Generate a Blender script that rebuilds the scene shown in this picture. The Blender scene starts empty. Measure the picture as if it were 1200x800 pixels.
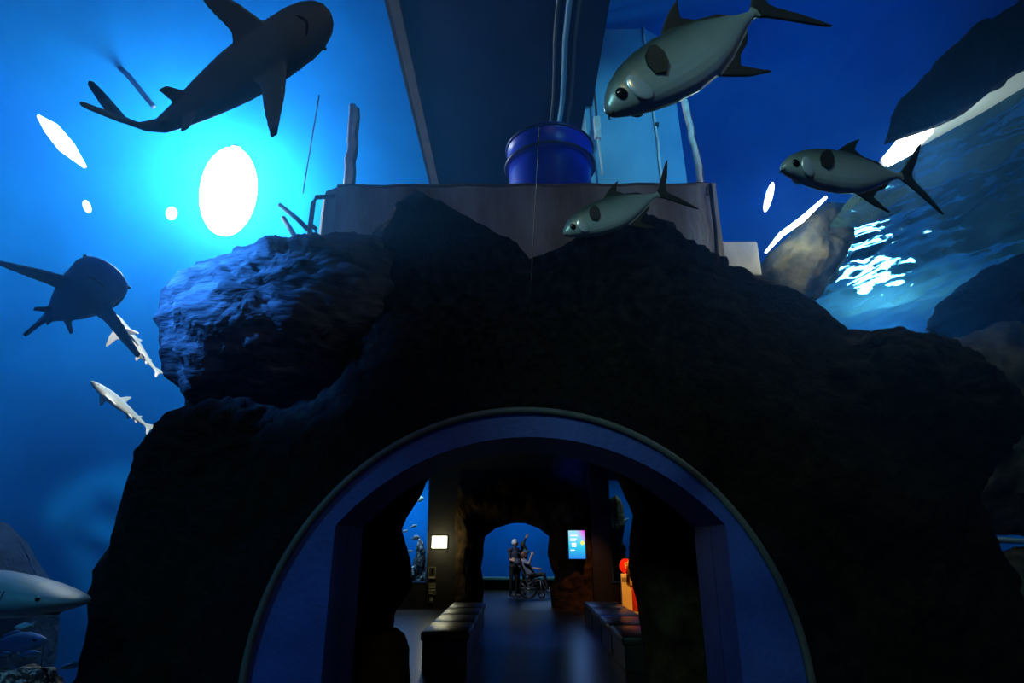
import bpy, bmesh, math, random
from mathutils import Vector, Matrix, noise
random.seed(7)
R = math.radians
SC = bpy.context.scene
COL = SC.collection

# ------------------------------------------------------------------ camera
F = 702.0                                   # focal length in pixels of the 1200x800 frame
CAM = Vector((0, 0, 1.6))
PITCH, YAW = R(18.7), R(0.5)
cd = bpy.data.cameras.new('camera'); cd.sensor_width = 36; cd.lens = F / 1200 * 36
cd.clip_start = 0.02; cd.clip_end = 200
cam = bpy.data.objects.new('camera', cd); COL.objects.link(cam)
cam.location = CAM; cam.rotation_euler = (R(90) + PITCH, 0, YAW)
SC.camera = cam
CAMROT = cam.rotation_euler.to_matrix()

def ray(px, py):
    return CAMROT @ Vector(((px - 600) / F, (400 - py) / F, -1))
def PY(px, py, Y):                          # the point seen at a pixel that stands at depth Y
    d = ray(px, py); return CAM + d * (Y / d.y)
def PZ(px, py, zc):                         # ... at distance zc along the lens axis
    return CAM + ray(px, py) * zc

# ------------------------------------------------------------------ world, exposure, tank fill lights
w = bpy.data.worlds.new('world'); SC.world = w; w.use_nodes = True
w.node_tree.nodes['Background'].inputs[0].default_value = (0.02, 0.05, 0.12, 1)
w.node_tree.nodes['Background'].inputs[1].default_value = 0.02
vs = SC.view_settings
vs.view_transform = 'Standard'; vs.look = 'None'; vs.exposure = 0.0; vs.gamma = 1.0; vs.use_curve_mapping = False
SC.cycles.use_denoising = True
SC.cycles.max_bounces = 8
SC.cycles.transparent_max_bounces = 12
SC.cycles.sample_clamp_indirect = 4.0

def light(name, kind, loc, power, color, size=0.3, target=None, spot=60, blend=0.5, parent=None):
    l = bpy.data.lights.new(name, kind); l.energy = power; l.color = color
    if kind == 'AREA': l.size = size
    else: l.shadow_soft_size = size
    if kind == 'SPOT': l.spot_size = R(spot); l.spot_blend = blend
    o = bpy.data.objects.new(name, l); COL.objects.link(o); o.location = loc
    if target is not None:
        o.rotation_euler = (Vector(target) - Vector(loc)).to_track_quat('-Z', 'Y').to_euler()
    if parent:
        o.parent = parent; o.matrix_parent_inverse = parent.matrix_world.inverted()
    return o
# unseen fill lights added for fish, sharks, rock and ceiling, plus a column lamp
light('tank_lamp_rear', 'SPOT', (-2.6, -3.5, 6.5), 700, (0.32, 0.82, 1.0), 0.4, (1.1, 2.7, 3.55), 30, 0.5)
light('tank_lamp_rear', 'SPOT', (-2.5, -4.0, 8.5), 28, (0.2, 0.45, 1.0), 0.5, (-0.4, 5.0, 2.4), 50, 0.8)
light('tank_lamp_side', 'SPOT', (-6.0, 3.2, 6.3), 20000, (0.03, 0.22, 1.0), 0.3, PY(300, 370, 5.7), 24, 0.9)
light('tank_lamp_side', 'SPOT', (-6.5, -2.0, 7.0), 750, (0.08, 0.55, 1.0), 0.5, (-3.4, 3.6, 0.8), 40, 0.6)
light('tank_lamp_rear', 'SPOT', (0.5, -4.5, 8.0), 190, (1.0, 0.85, 0.45), 0.5, (0, 5.5, 3.2), 70, 0.8)
light('tank_lamp_side', 'POINT', (6.8, 10.5, 5.2), 160, (0.3, 0.75, 1.0), 0.4)
light('column_lamp', 'SPOT', (2.6, 2.5, 10.3), 1100, (0.16, 0.62, 1.0), 0.3, (2.2, 9.5, 8.4), 40, 0.8)
light('tank_lamp_side', 'SPOT', (-3.0, 3.4, 6.6), 2200, (0.9, 0.97, 1.0), 0.2, PZ(152, 440, 9.0), 17, 0.5)
light('ceiling_lamp_side', 'SPOT', (7.0, 2.0, 8.0), 2000, (0.03, 0.35, 1.0), 0.4, (5.0, 12.0, 9.5), 60, 0.9)

# ------------------------------------------------------------------ materials
def mat(name, color, rough=0.6, metal=0.0, color2=None, scale=4.0, bump=0.0, bscale=None, emit=None, estr=0.0,
        detail=6, spec=0.5, contrast=(0.35, 0.65), stretch=None, bdist=0.05):
    m = bpy.data.materials.new(name); m.use_nodes = True
    nt = m.node_tree; b = nt.nodes['Principled BSDF']
    b.inputs['Base Color'].default_value = (*color, 1); b.inputs['Roughness'].default_value = rough
    b.inputs['Metallic'].default_value = metal; b.inputs['Specular IOR Level'].default_value = spec
    if emit is not None:
        b.inputs['Emission Color'].default_value = (*emit, 1); b.inputs['Emission Strength'].default_value = estr
    tc = None
    if color2 is not None or bump:
        tc = nt.nodes.new('ShaderNodeTexCoord'); src = tc.outputs['Object']
        if stretch:
            mp = nt.nodes.new('ShaderNodeMapping'); mp.inputs['Scale'].default_value = stretch
            nt.links.new(src, mp.inputs[0]); src = mp.outputs[0]
    if color2 is not None:
        n = nt.nodes.new('ShaderNodeTexNoise'); n.inputs['Scale'].default_value = scale; n.inputs['Detail'].default_value = detail
        r = nt.nodes.new('ShaderNodeValToRGB')
        r.color_ramp.elements[0].position = contrast[0]; r.color_ramp.elements[1].position = contrast[1]
        r.color_ramp.elements[0].color = (*color, 1); r.color_ramp.elements[1].color = (*color2, 1)
        nt.links.new(src, n.inputs['Vector']); nt.links.new(n.outputs['Fac'], r.inputs[0]); nt.links.new(r.outputs[0], b.inputs['Base Color'])
    if bump:
        n2 = nt.nodes.new('ShaderNodeTexNoise'); n2.inputs['Scale'].default_value = bscale or scale * 3; n2.inputs['Detail'].default_value = 8
        bp = nt.nodes.new('ShaderNodeBump'); bp.inputs['Strength'].default_value = bump; bp.inputs['Distance'].default_value = bdist
        nt.links.new(src, n2.inputs['Vector']); nt.links.new(n2.outputs['Fac'], bp.inputs['Height']); nt.links.new(bp.outputs[0], b.inputs['Normal'])
    return m

def glass(name, tint, refl=0.06, rough=0.02, veil=0.0, bump=0.0):
    m = bpy.data.materials.new(name); m.use_nodes = True; nt = m.node_tree
    nt.nodes.clear()
    out = nt.nodes.new('ShaderNodeOutputMaterial'); tr = nt.nodes.new('ShaderNodeBsdfTransparent'); tr.inputs[0].default_value = (*tint, 1)
    gl = nt.nodes.new('ShaderNodeBsdfGlossy'); gl.inputs['Roughness'].default_value = rough
    mx = nt.nodes.new('ShaderNodeMixShader'); mx.inputs[0].default_value = refl
    nt.links.new(tr.outputs[0], mx.inputs[1]); nt.links.new(gl.outputs[0], mx.inputs[2])
    last = mx
    if veil:                                 # fine scratches that scatter the light falling on them
        tc = nt.nodes.new('ShaderNodeTexCoord'); mp = nt.nodes.new('ShaderNodeMapping'); mp.inputs['Scale'].default_value = (3.0, 1.2, 9.0)
        mp.inputs['Rotation'].default_value = (0, 0, 0)
        n = nt.nodes.new('ShaderNodeTexNoise'); n.inputs['Scale'].default_value = 9; n.inputs['Detail'].default_value = 5
        rp = nt.nodes.new('ShaderNodeValToRGB'); rp.color_ramp.elements[0].position = 0.42; rp.color_ramp.elements[1].position = 0.8
        mu = nt.nodes.new('ShaderNodeMath'); mu.operation = 'MULTIPLY'; mu.inputs[1].default_value = veil
        tl = nt.nodes.new('ShaderNodeBsdfTranslucent'); tl.inputs[0].default_value = (0.8, 0.9, 1, 1)
        m2 = nt.nodes.new('ShaderNodeMixShader')
        nt.links.new(tc.outputs['Object'], mp.inputs[0]); nt.links.new(mp.outputs[0], n.inputs['Vector']); nt.links.new(n.outputs['Fac'], rp.inputs[0])
        nt.links.new(rp.outputs[0], mu.inputs[0]); nt.links.new(mu.outputs[0], m2.inputs[0])
        nt.links.new(mx.outputs[0], m2.inputs[1]); nt.links.new(tl.outputs[0], m2.inputs[2]); last = m2
    nt.links.new(last.outputs[0], out.inputs[0])
    return m

M = dict(
    tank=mat('blue_tank_paint', (0.003, 0.13, 0.52), 1.0, color2=(0.004, 0.17, 0.64), scale=0.5, spec=0.0, detail=4),
    tankdark=mat('dark_navy_paint', (0.004, 0.018, 0.07), 0.6, color2=(0.006, 0.026, 0.10), scale=1.2, spec=0.2),
    bed=mat('tank_bed_sand', (0.02, 0.05, 0.10), 0.9, color2=(0.03, 0.08, 0.15), scale=2.0, bump=0.5, bscale=6),
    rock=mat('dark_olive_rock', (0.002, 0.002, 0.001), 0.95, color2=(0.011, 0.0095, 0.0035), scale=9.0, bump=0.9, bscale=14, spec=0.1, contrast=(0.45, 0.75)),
    rockblue=mat('algae_rock', (0.010, 0.011, 0.012), 0.8, color2=(0.075, 0.08, 0.085), scale=5.0, bump=1.0, bscale=8, spec=0.2, stretch=(0.5, 1, 2.2)),  # paler, streaked colour carries the blue glare lying on this boulder
    rockbrown=mat('brown_rock', (0.020, 0.013, 0.007), 0.9, color2=(0.075, 0.045, 0.02), scale=4.0, bump=0.9, bscale=7, spec=0.1),
    rockgrey=mat('grey_rock', (0.014, 0.018, 0.018), 0.85, color2=(0.075, 0.08, 0.065), scale=4.0, bump=1.0, bscale=8, spec=0.2),
    ring=mat('blue_grey_concrete', (0.015, 0.055, 0.26), 0.6, color2=(0.025, 0.08, 0.34), scale=3.0, bump=0.15, bscale=20),
    rim=mat('grey_rim', (0.06, 0.075, 0.065), 0.6, color2=(0.09, 0.105, 0.09), scale=6.0),
    concrete=mat('stained_concrete', (0.17, 0.14, 0.11), 0.85, color2=(0.32, 0.36, 0.40), scale=1.4, bump=0.3, bscale=10, stretch=(1.5, 1, 0.5)),
    pillar=mat('pale_blue_paint', (0.10, 0.34, 0.55), 0.6, color2=(0.16, 0.45, 0.66), scale=1.5, bump=0.1, bscale=8),
    wood=mat('brown_trim', (0.09, 0.075, 0.07), 0.7, color2=(0.14, 0.12, 0.11), scale=3.0),
    white=mat('white_paint', (0.75, 0.78, 0.80), 0.5, color2=(0.5, 0.52, 0.54), scale=5.0),
    bluepl=mat('blue_plastic', (0.004, 0.02, 0.55), 0.35, color2=(0.006, 0.03, 0.65), scale=3.0),
    bluepl2=mat('navy_plastic', (0.003, 0.008, 0.10), 0.35),
    pipe=mat('dull_pipe', (0.06, 0.08, 0.10), 0.5),
    black=mat('black_rubber', (0.01, 0.01, 0.012), 0.6),
    dark=mat('dark_board', (0.012, 0.010, 0.008), 0.7, color2=(0.02, 0.017, 0.012), scale=3),
    hall=mat('dark_hall_paint', (0.005, 0.0048, 0.005), 0.9, spec=0.1),
    floor=mat('polished_dark_floor', (0.022, 0.020, 0.022), 0.3, color2=(0.036, 0.033, 0.036), scale=1.5, bump=0.06, bscale=3),
    leather=mat('black_leather', (0.030, 0.026, 0.020), 0.32, color2=(0.05, 0.042, 0.03), scale=8, bump=0.15, bscale=30),
    lamp=mat('lamp_glow', (1, 1, 1), 0.5, emit=(0.85, 0.96, 1.0), estr=62),
    lampw=mat('tube_glow', (1, 1, 1), 0.5, emit=(1.0, 0.95, 0.85), estr=9),  # glow for streaks of reflected light and a lit edge
    lampp=mat('violet_glow', (1, 1, 1), 0.5, emit=(0.80, 0.78, 1.0), estr=6),
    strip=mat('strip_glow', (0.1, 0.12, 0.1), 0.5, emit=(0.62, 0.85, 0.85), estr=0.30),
    acrylic=glass('clear_acrylic', (0.97, 0.985, 1.0), 0.02, 0.05, veil=0.012),
    pane=glass('window_pane', (0.95, 0.97, 1.0), 0.05, 0.02),
    seam=mat('acrylic_joint', (0.03, 0.03, 0.03), 0.4),
)

# ------------------------------------------------------------------ mesh helpers
def setp(o, label=None, cat=None, group=None, kind=None):
    if label: o['label'] = label
    if cat: o['category'] = cat
    if group: o['group'] = group
    if kind: o['kind'] = kind
    return o
def finish(name, me, m, parent=None, smooth=True):
    o = bpy.data.objects.new(name, me); COL.objects.link(o)
    if m and not me.materials: me.materials.append(m)
    if smooth:
        for p in me.polygons: p.use_smooth = True
    if parent: o.parent = parent
    return o
def obj(name, bm, m, parent=None, smooth=True, recalc=True):
    if recalc: bmesh.ops.recalc_face_normals(bm, faces=bm.faces)
    me = bpy.data.meshes.new(name); bm.to_mesh(me); bm.free()
    return finish(name, me, m, parent, smooth)
def pyobj(name, v, f, m, parent=None, smooth=True):
    bm = bmesh.new(); vv = [bm.verts.new(p) for p in v]
    for q in f:
        try: bm.faces.new([vv[i] for i in q])
        except ValueError: pass
    return obj(name, bm, m, parent, smooth)
def empty(name, loc, label=None, cat=None, group=None, kind=None):
    o = bpy.data.objects.new(name, None); COL.objects.link(o); o.location = loc; o.empty_display_size = 0.1
    bpy.context.view_layer.update()
    return setp(o, label, cat, group, kind)
def adopt(child, root):                     # child was made in world space, keep it there under root
    child.parent = root; child.matrix_parent_inverse = root.matrix_basis.inverted(); return child
def bx(bm, lo, hi, bev=0.0):
    r = bmesh.ops.create_cube(bm, size=1); lo, hi = Vector(lo), Vector(hi)
    for v in r['verts']:
        v.co = Vector(((lo.x + hi.x) / 2 + v.co.x * (hi.x - lo.x), (lo.y + hi.y) / 2 + v.co.y * (hi.y - lo.y), (lo.z + hi.z) / 2 + v.co.z * (hi.z - lo.z)))
    if bev:
        es = list({e for v in r['verts'] for e in v.link_edges})
        bmesh.ops.bevel(bm, geom=es, offset=bev, segments=2, profile=0.5, affect='EDGES')
def boxo(name, lo, hi, m, parent=None, bev=0.0):
    bm = bmesh.new(); bx(bm, lo, hi, bev); return obj(name, bm, m, parent, smooth=False)
def tube(bm, pts, rad, n=8, cap=True):
    pts = [Vector(p) for p in pts]; rs = rad if isinstance(rad, (list, tuple)) else [rad] * len(pts)
    rings = []; up = Vector((0.13, 0.31, 0.94))
    for i, p in enumerate(pts):
        t = (pts[min(i + 1, len(pts) - 1)] - pts[max(i - 1, 0)]).normalized()
        a = t.cross(up)
        if a.length < 1e-3: a = t.cross(Vector((1, 0, 0)))
        a.normalize(); b = t.cross(a).normalized(); up = -b if False else up
        rings.append([bm.verts.new(p + (a * math.cos(2 * math.pi * k / n) + b * math.sin(2 * math.pi * k / n)) * rs[i]) for k in range(n)])
    for r0, r1 in zip(rings, rings[1:]):
        for k in range(n): bm.faces.new((r0[k], r0[(k + 1) % n], r1[(k + 1) % n], r1[k]))
    if cap: bm.faces.new(rings[0]); bm.faces.new(rings[-1][::-1])
def tubeo(name, pts, rad, m, parent=None, n=8):
    bm = bmesh.new(); tube(bm, pts, rad, n); return obj(name, bm, m, parent)
def lathe(bm, prof, n=24, c=(0, 0, 0)):
    c = Vector(c); rings = [[bm.verts.new(c + Vector((r * math.cos(2 * math.pi * k / n), r * math.sin(2 * math.pi * k / n), z))) for k in range(n)] for r, z in prof]
    for r0, r1 in zip(rings, rings[1:]):
        for k in range(n): bm.faces.new((r0[k], r0[(k + 1) % n], r1[(k + 1) % n], r1[k]))
    bm.faces.new(rings[0][::-1]); bm.faces.new(rings[-1])
def ball(bm, c, r, sub=2, scale=None):
    q = bmesh.ops.create_icosphere(bm, subdivisions=sub, radius=1)
    s = Vector(scale) if scale is not None else Vector((r, r, r))
    for v in q['verts']: v.co = Vector((v.co.x * s.x, v.co.y * s.y, v.co.z * s.z)) + Vector(c)
    return q['verts']
def capsule(bm, p0, r0, p1, r1, n=10):
    tube(bm, [p0, p1], [r0, r1], n); ball(bm, p0, r0, 2); ball(bm, p1, r1, 2)
def fuse(bm, voxel, smooth=4, fac=0.5):     # one continuous surface out of overlapping pieces
    bmesh.ops.recalc_face_normals(bm, faces=bm.faces)
    me = bpy.data.meshes.new('tmp'); bm.to_mesh(me); bm.free()
    o = bpy.data.objects.new('tmp', me); COL.objects.link(o)
    r = o.modifiers.new('r', 'REMESH'); r.mode = 'VOXEL'; r.voxel_size = voxel
    s = o.modifiers.new('s', 'SMOOTH'); s.iterations = smooth; s.factor = fac
    dg = bpy.context.evaluated_depsgraph_get(); dg.update()
    out = bpy.data.meshes.new_from_object(o.evaluated_get(dg))
    bpy.data.objects.remove(o); bpy.data.meshes.remove(me)
    return out
def fbm(p, o=5): return noise.fractal(p, 1.0, 2.1, o)
def resample(pts, n):
    L = [0]
    for a, b in zip(pts, pts[1:]): L.append(L[-1] + (Vector(b) - Vector(a)).length)
    out = []; j = 0
    for i in range(n):
        s = L[-1] * i / (n - 1)
        while j < len(L) - 2 and L[j + 1] < s: j += 1
        t = (s - L[j]) / max(1e-9, L[j + 1] - L[j]); out.append(Vector(pts[j]).lerp(Vector(pts[j + 1]), t))
    return out
def blob(name, outline, Y, thick, m, parent=None, n=96, rings=14, amp=0.08, freq=1.6, back=True, lean=None):
    """rock grown on a closed outline (pixels at depth Y): domed to the front and to the back"""
    pts = [PY(x, y, Y) for x, y in outline]; pts = resample(pts + [pts[0]], n + 1)[:-1]
    c = sum(pts, Vector()) / n; mr = sum((p - c).length for p in pts) / n
    v, f = [], []
    def layer(sgn):
        base = len(v)
        for j in range(rings + 1):
            a = j / rings; t = math.cos(a * math.pi / 2); d = math.sin(a * math.pi / 2)
            t = t ** 0.8
            for p in pts:
                q = c.lerp((c + (p - c).normalized() * mr * .8).lerp(p, t), t); q.y += sgn * thick * d
                k = fbm(q * freq) * amp + fbm(q * freq * 4) * amp * 0.35
                nrm = (q - Vector((c.x, c.y, c.z))).normalized(); v.append(q + nrm * k + Vector((0, sgn * k * 0.6, 0)))
        for j in range(rings):
            for i in range(n):
                a0 = base + j * n + i; a1 = base + j * n + (i + 1) % n
                f.append((a0, a1, a1 + n, a0 + n))
    layer(-1)
    if back: layer(1)
    bm = bmesh.new(); vv = [bm.verts.new(p) for p in v]
    for q in f: bm.faces.new([vv[i] for i in q])
    bmesh.ops.remove_doubles(bm, verts=bm.verts, dist=1e-4)
    return obj(name, bm, m, parent)

# ================================================================== SETTING
# ---- blue painted tank: side walls that roll over into the ceiling, and the bed
TC, TH = Vector((0, 3.0)), 11.5
def shell():
    n, v, f = 192, [], []
    prof = [(1.0, -1.3), (1.0, 1.0), (1.0, 3.9), (1.0, 5.5)]
    for k in range(1, 13):
        a = k / 12 * math.pi / 2; prof.append((1 - 0.42 * (1 - math.cos(a)), 5.5 + 6.0 * math.sin(a)))
    prof += [(0.3, 11.5), (0.02, 11.5)]
    for s, z in prof:
        for i in range(n):
            a = 2 * math.pi * i / n; c, q = math.cos(a), math.sin(a); e = 0.55
            v.append((TC.x + s * TH * math.copysign(abs(c) ** e, c), TC.y + s * TH * math.copysign(abs(q) ** e, q), z))
    for j in range(len(prof) - 1):
        for i in range(n):
            q = (j * n + i, j * n + (i + 1) % n, (j + 1) * n + (i + 1) % n, (j + 1) * n + i)
            if j < 2 and all(v[k][1] > 9 and abs(v[k][0]) < 5.6 for k in q): continue     # the hall passes through here
            f.append(q)
    f.append(tuple((len(prof) - 1) * n + i for i in range(n)))
    return v, f
v, f = shell()
tank = setp(pyobj('wall_tank', v, f, M['tank']), 'blue painted tank wall curving over into the ceiling', 'wall', kind='structure')
bm = bmesh.new()
N = 60
g = [[bm.verts.new((-12 + 24 * i / N, -9 + 24 * j / N, -1.15 + 0.15 * fbm(Vector((i * .4, j * .4, 0))))) for j in range(N + 1)] for i in range(N + 1)]
for i in range(N):
    for j in range(N): bm.faces.new((g[i][j], g[i + 1][j], g[i + 1][j + 1], g[i][j + 1]))
setp(obj('floor_tank', bm, M['bed']), 'dark blue sandy bed of the tank', 'floor', kind='structure')

# ---- hazy tank water around the tunnel
arc = [(2.25 * math.cos(math.pi * i / 24), 0.58 + 2.25 * math.sin(math.pi * i / 24)) for i in range(25)]
prof = [(11.2, -1.0), (11.2, 10.8), (-11.2, 10.8), (-11.2, -1.0), (-2.25, -1.0)] + arc[::-1] + [(2.25, -1.0)]
bm = bmesh.new(); A = [bm.verts.new((x, -7.5, z)) for x, z in prof]; B = [bm.verts.new((x, 13.8, z)) for x, z in prof]
bm.faces.new(A); bm.faces.new(B[::-1])
for i in range(len(prof)): bm.faces.new((A[i], B[i], B[(i + 1) % len(prof)], A[(i + 1) % len(prof)]))
mv = bpy.data.materials.new('hazy_water'); mv.use_nodes = True; nt = mv.node_tree; nt.nodes.clear()
ou = nt.nodes.new('ShaderNodeOutputMaterial'); vsn = nt.nodes.new('ShaderNodeVolumeScatter')
vsn.inputs['Color'].default_value = (0.05, 0.32, 1.0, 1); vsn.inputs['Density'].default_value = 0.022; vsn.inputs['Anisotropy'].default_value = 0.7
nt.links.new(vsn.outputs[0], ou.inputs['Volume'])
setp(obj('water_haze', bm, mv, smooth=False), 'hazy blue water filling the tank', 'water', kind='stuff')

# ---- hall behind the portal
setp(boxo('floor', (-5, -5, -0.3), (5, 27, 0), M['floor']), 'polished dark floor with blue reflections', 'floor', kind='structure')
ACX, ACZ, AR = 0.06, 0.58, 2.10             # portal circle
OPW, OPJ, OPT = 1.56, 1.74, 2.45            # inner opening: half width, jamb height, apex
YF, YB = 5.0, 5.9
def opening(n=33):
    rr = (OPW ** 2 + (OPT - OPJ) ** 2) / (2 * (OPT - OPJ)); cz = OPT - rr; a0 = math.asin(OPW / rr)
    p = [(-OPW, 0.0), (-OPW, 0.6), (-OPW, 1.2)]
    p += [(rr * math.sin(-a0 + 2 * a0 * i / (n - 1)), cz + rr * math.cos(-a0 + 2 * a0 * i / (n - 1))) for i in range(n)]
    p += [(OPW, 1.2), (OPW, 0.6), (OPW, 0.0)]
    return [(x + 0.10, z) for x, z in p]
def strip_faces(bm, A, B):
    for i in range(len(A) - 1): bm.faces.new((A[i], A[i + 1], B[i + 1], B[i]))
def front_wall():
    ins = resample([Vector((x, YB, z)) for x, z in opening()], 60)
    out = resample([Vector(q) for q in ((-2.9, YB, 0), (-2.9, YB, 3.1), (3.0, YB, 3.1), (3.0, YB, 0))], 60)
    bm = bmesh.new(); strip_faces(bm, [bm.verts.new(p) for p in ins], [bm.verts.new(p) for p in out])
    return obj('wall_front', bm, M['hall'], smooth=False)
setp(front_wall(), 'dark hall side of the portal wall', 'wall', kind='structure')
setp(boxo('ceiling', (-5.2, 9.4, 3.6), (5.2, 27, 3.8), M['hall']), 'dark ceiling of the hall', 'ceiling', kind='structure')
setp(boxo('wall_left', (-5.2, 9.4, 0), (-5.0, 27, 3.6), M['hall']), 'dark side wall of the hall on the tub side', 'wall', kind='structure')
setp(boxo('wall_right', (5.0, 9.4, 0), (5.2, 27, 3.6), M['hall']), 'dark side wall of the hall on the extinguisher side', 'wall', kind='structure')
setp(boxo('wall_end', (-5.2, 27, 0), (5.2, 27.2, 3.6), M['tank']), 'blue wall of the far tank', 'wall', kind='structure')
bm = bmesh.new()                            # narrow throat between the portal and the wide hall
ra = [bm.verts.new(q) for q in ((-2.9, YB, 0), (-2.9, YB, 3.1), (3.0, YB, 3.1), (3.0, YB, 0))]
rb = [bm.verts.new(q) for q in ((-2.9, 9.4, 0), (-2.9, 9.4, 3.1), (3.0, 9.4, 3.1), (3.0, 9.4, 0))]
rc = [bm.verts.new(q) for q in ((-5.1, 9.4, 0), (-5.1, 9.4, 3.7), (5.1, 9.4, 3.7), (5.1, 9.4, 0))]
strip_faces(bm, ra, rb); strip_faces(bm, rb, rc)
setp(obj('wall_throat', bm, M['hall'], smooth=False), 'dark walls of the short passage behind the portal', 'wall', kind='structure')
# curbs that carry the acrylic tunnel
for s, nm in ((-1, 'left'), (1, 'right')):
    setp(boxo('baseboard_' + nm, (ACX + s * 2.02 - 0.12, -5, 0.0), (ACX + s * 2.02 + 0.12, YF - 0.25, 0.58), M['ring']), 'low concrete curb under the acrylic tunnel, ' + nm + ' of the walkway', 'curb', kind='structure')

# back wall of the hall: rock around a small arch
INNER = [(563, 716), (566, 690), (562, 666), (565, 650), (565, 640), (567, 628), (580, 618), (600, 612), (616, 612), (632, 618), (645, 628), (643, 648), (647, 666), (652, 677), (646, 690), (648, 716)]
YW = 17.3
def arch_rock(name, inner, outer, m, parent, n=150, rings=14, depth=1.0, bulge=0.3, amp=0.12, freq=1.4, back=1.2):
    A = resample(inner, n); B = resample(outer, n)
    bm = bmesh.new(); rows = []
    ctr = sum(A, Vector()) / n
    for j in range(rings + 1):
        t = j / rings; row = []
        for a, b in zip(A, B):
            p = a.lerp(b, t); p.y -= bulge * math.sin(math.pi * t)
            k = min(1.0, t * 5) * (fbm(p * freq) * amp + fbm(p * freq * 3.7) * amp * 0.45 + abs(fbm(p * freq * 0.7)) * amp)
            p = p + Vector((0, -1, 0)) * k + (p - ctr).normalized() * k * 0.5
            row.append(bm.verts.new(p))
        rows.append(row)
    for j in range(1, 9):                    # rolls over to the back
        t = j / 8; row = []
        for b in B:
            p = b.copy(); d = (b - ctr); d.y = 0
            p = p - d * (0.35 * t * t); p.y += back * math.sin(t * math.pi / 2)
            k = fbm(p * freq) * amp + fbm(p * freq * 3.7) * amp * 0.45 + abs(fbm(p * freq * 0.7)) * amp
            row.append(bm.verts.new(p + (p - ctr).normalized() * k * 0.5 + Vector((0, -k, 0))))
        rows.append(row)
    row = [bm.verts.new(a + Vector((0, depth, 0))) for a in A]
    strip_faces(bm, row, rows[0])            # reveal of the opening
    for a, b in zip(rows, rows[1:]): strip_faces(bm, a, b)
    return obj(name, bm, m, parent)
wb = arch_rock('wall_back', [PY(x, y, YW) for x, y in INNER], [Vector(q) for q in ((-1.75, YW + .1, 0), (-1.85, YW + .1, 1.5), (-1.8, YW + .1, 3.6), (0, YW + .1, 3.7), (1.9, YW + .1, 3.6), (2.2, YW + .1, 1.6), (2.4, YW + .1, 0))], M['rockbrown'], None, depth=0.7, bulge=0.35, amp=0.10, back=0.3)
setp(wb, 'brown rock wall with a small arched way through', 'wall', kind='structure')
setp(boxo('wall_sign', (-2.42, YW - .15, 0), (-1.6, YW + .05, 3.6), M['dark']), 'dark board wall carrying the lit white sign', 'wall', kind='structure')
setp(boxo('wall_pillar', (2.0, YW - .25, 0), (2.5, YW + .05, 3.6), M['dark']), 'dark pillar beside the lit screen', 'wall', kind='structure')
for s, x0, x1, nm in ((-1, -5.0, -2.42, 1), (1, 2.5, 5.0, 2)):
    setp(boxo('wall_sill', (x0, YW - .1, 0), (x1, YW + .1, 0.62), M['dark']), 'dark wall below tank window ' + ('beside the lit white sign' if nm == 1 else 'beside the dark pillar'), 'wall', kind='structure')
    wr = empty('window_%d' % nm, ((x0 + x1) / 2, YW, 0.62), 'tall tank window ' + ('beside the lit white sign' if nm == 1 else 'behind the fire stand'), 'window', kind='structure')
    bm = bmesh.new(); xe = x1 if s < 0 else x0
    bx(bm, (xe - .06, YW - .12, .62), (xe + .06, YW + .12, 3.6)); bx(bm, (x0, YW - .1, .60), (x1, YW + .1, .66))
    adopt(obj('window_frame', bm, mat('blue_frame', (0.03, 0.10, 0.35), 0.4), smooth=False), wr)
    adopt(boxo('pane', (x0, YW - .01, .66), (x1, YW + .01, 3.6), M['pane']), wr)
    setp(boxo('wall_backdrop', (x0 - (.3 if s < 0 else 0), 20.2, -.2), (x1 + (.3 if s > 0 else 0), 20.4, 3.6), M['tank']), 'blue wall of the side tank behind window %s' % ('by the white sign' if nm == 1 else 'by the fire stand'), 'wall', kind='structure')
    setp(boxo('wall_tank_side', ((-1.9, 17.5, 0) if s < 0 else (2.2, 17.5, 0)), ((-1.7, 20.4, 3.6) if s < 0 else (2.4, 20.4, 3.6)), M['hall']), 'dark wall between the passage and the side tank %s' % ('by the sign' if nm == 1 else 'by the fire stand'), 'wall', kind='structure')
light('window_lamp', 'AREA', (-3.3, 18.6, 3.4), 70, (0.5, 0.8, 1), 1.0, (-3.2, 19.5, 0))
light('window_lamp', 'AREA', (3.6, 18.6, 3.4), 14, (0.5, 0.8, 1), 1.0, (3.4, 19.5, 0))
# far tank window
wr = empty('window_3', (0, 24, 0.4), 'wide blue tank window at the end of the passage', 'window', kind='structure')
adopt(boxo('pane', (-4.9, 23.99, 0.4), (4.9, 24.01, 3.6), M['pane']), wr)
adopt(boxo('window_sill', (-4.9, 23.85, 0.36), (4.9, 24.1, 0.44), mat('turquoise_ledge', (0.25, 0.75, 0.8), 0.4)), wr)  # turquoise colour holds the brightness of the lit tank floor
setp(boxo('wall_low', (-5, 23.9, 0), (5, 24.1, 0.36), M['hall']), 'low dark wall below the far tank window', 'wall', kind='structure')
light('far_tank_lamp', 'AREA', (0, 25.2, 3.5), 110, (0.5, 0.8, 1), 3.0, (0, 26.2, 0))
light('far_floor_lamp', 'SPOT', (1.2, 23.6, 3.4), 160, (0.25, 0.5, 1), 0.2, (0.3, 21.3, 0.6), 55)
light('people_lamp', 'SPOT', (-1.2, 18.6, 3.4), 230, (0.75, 0.85, 1), 0.1, (0.2, 20.6, 1.1), 40, 0.8)  # unseen spot added to brighten the visitors
light('blue_floor_spot', 'SPOT', (1.0, 10.2, 3.5), 500, (0.08, 0.2, 1.0), 0.15, (0.6, 12.0, 0), 50, 0.9)

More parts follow.
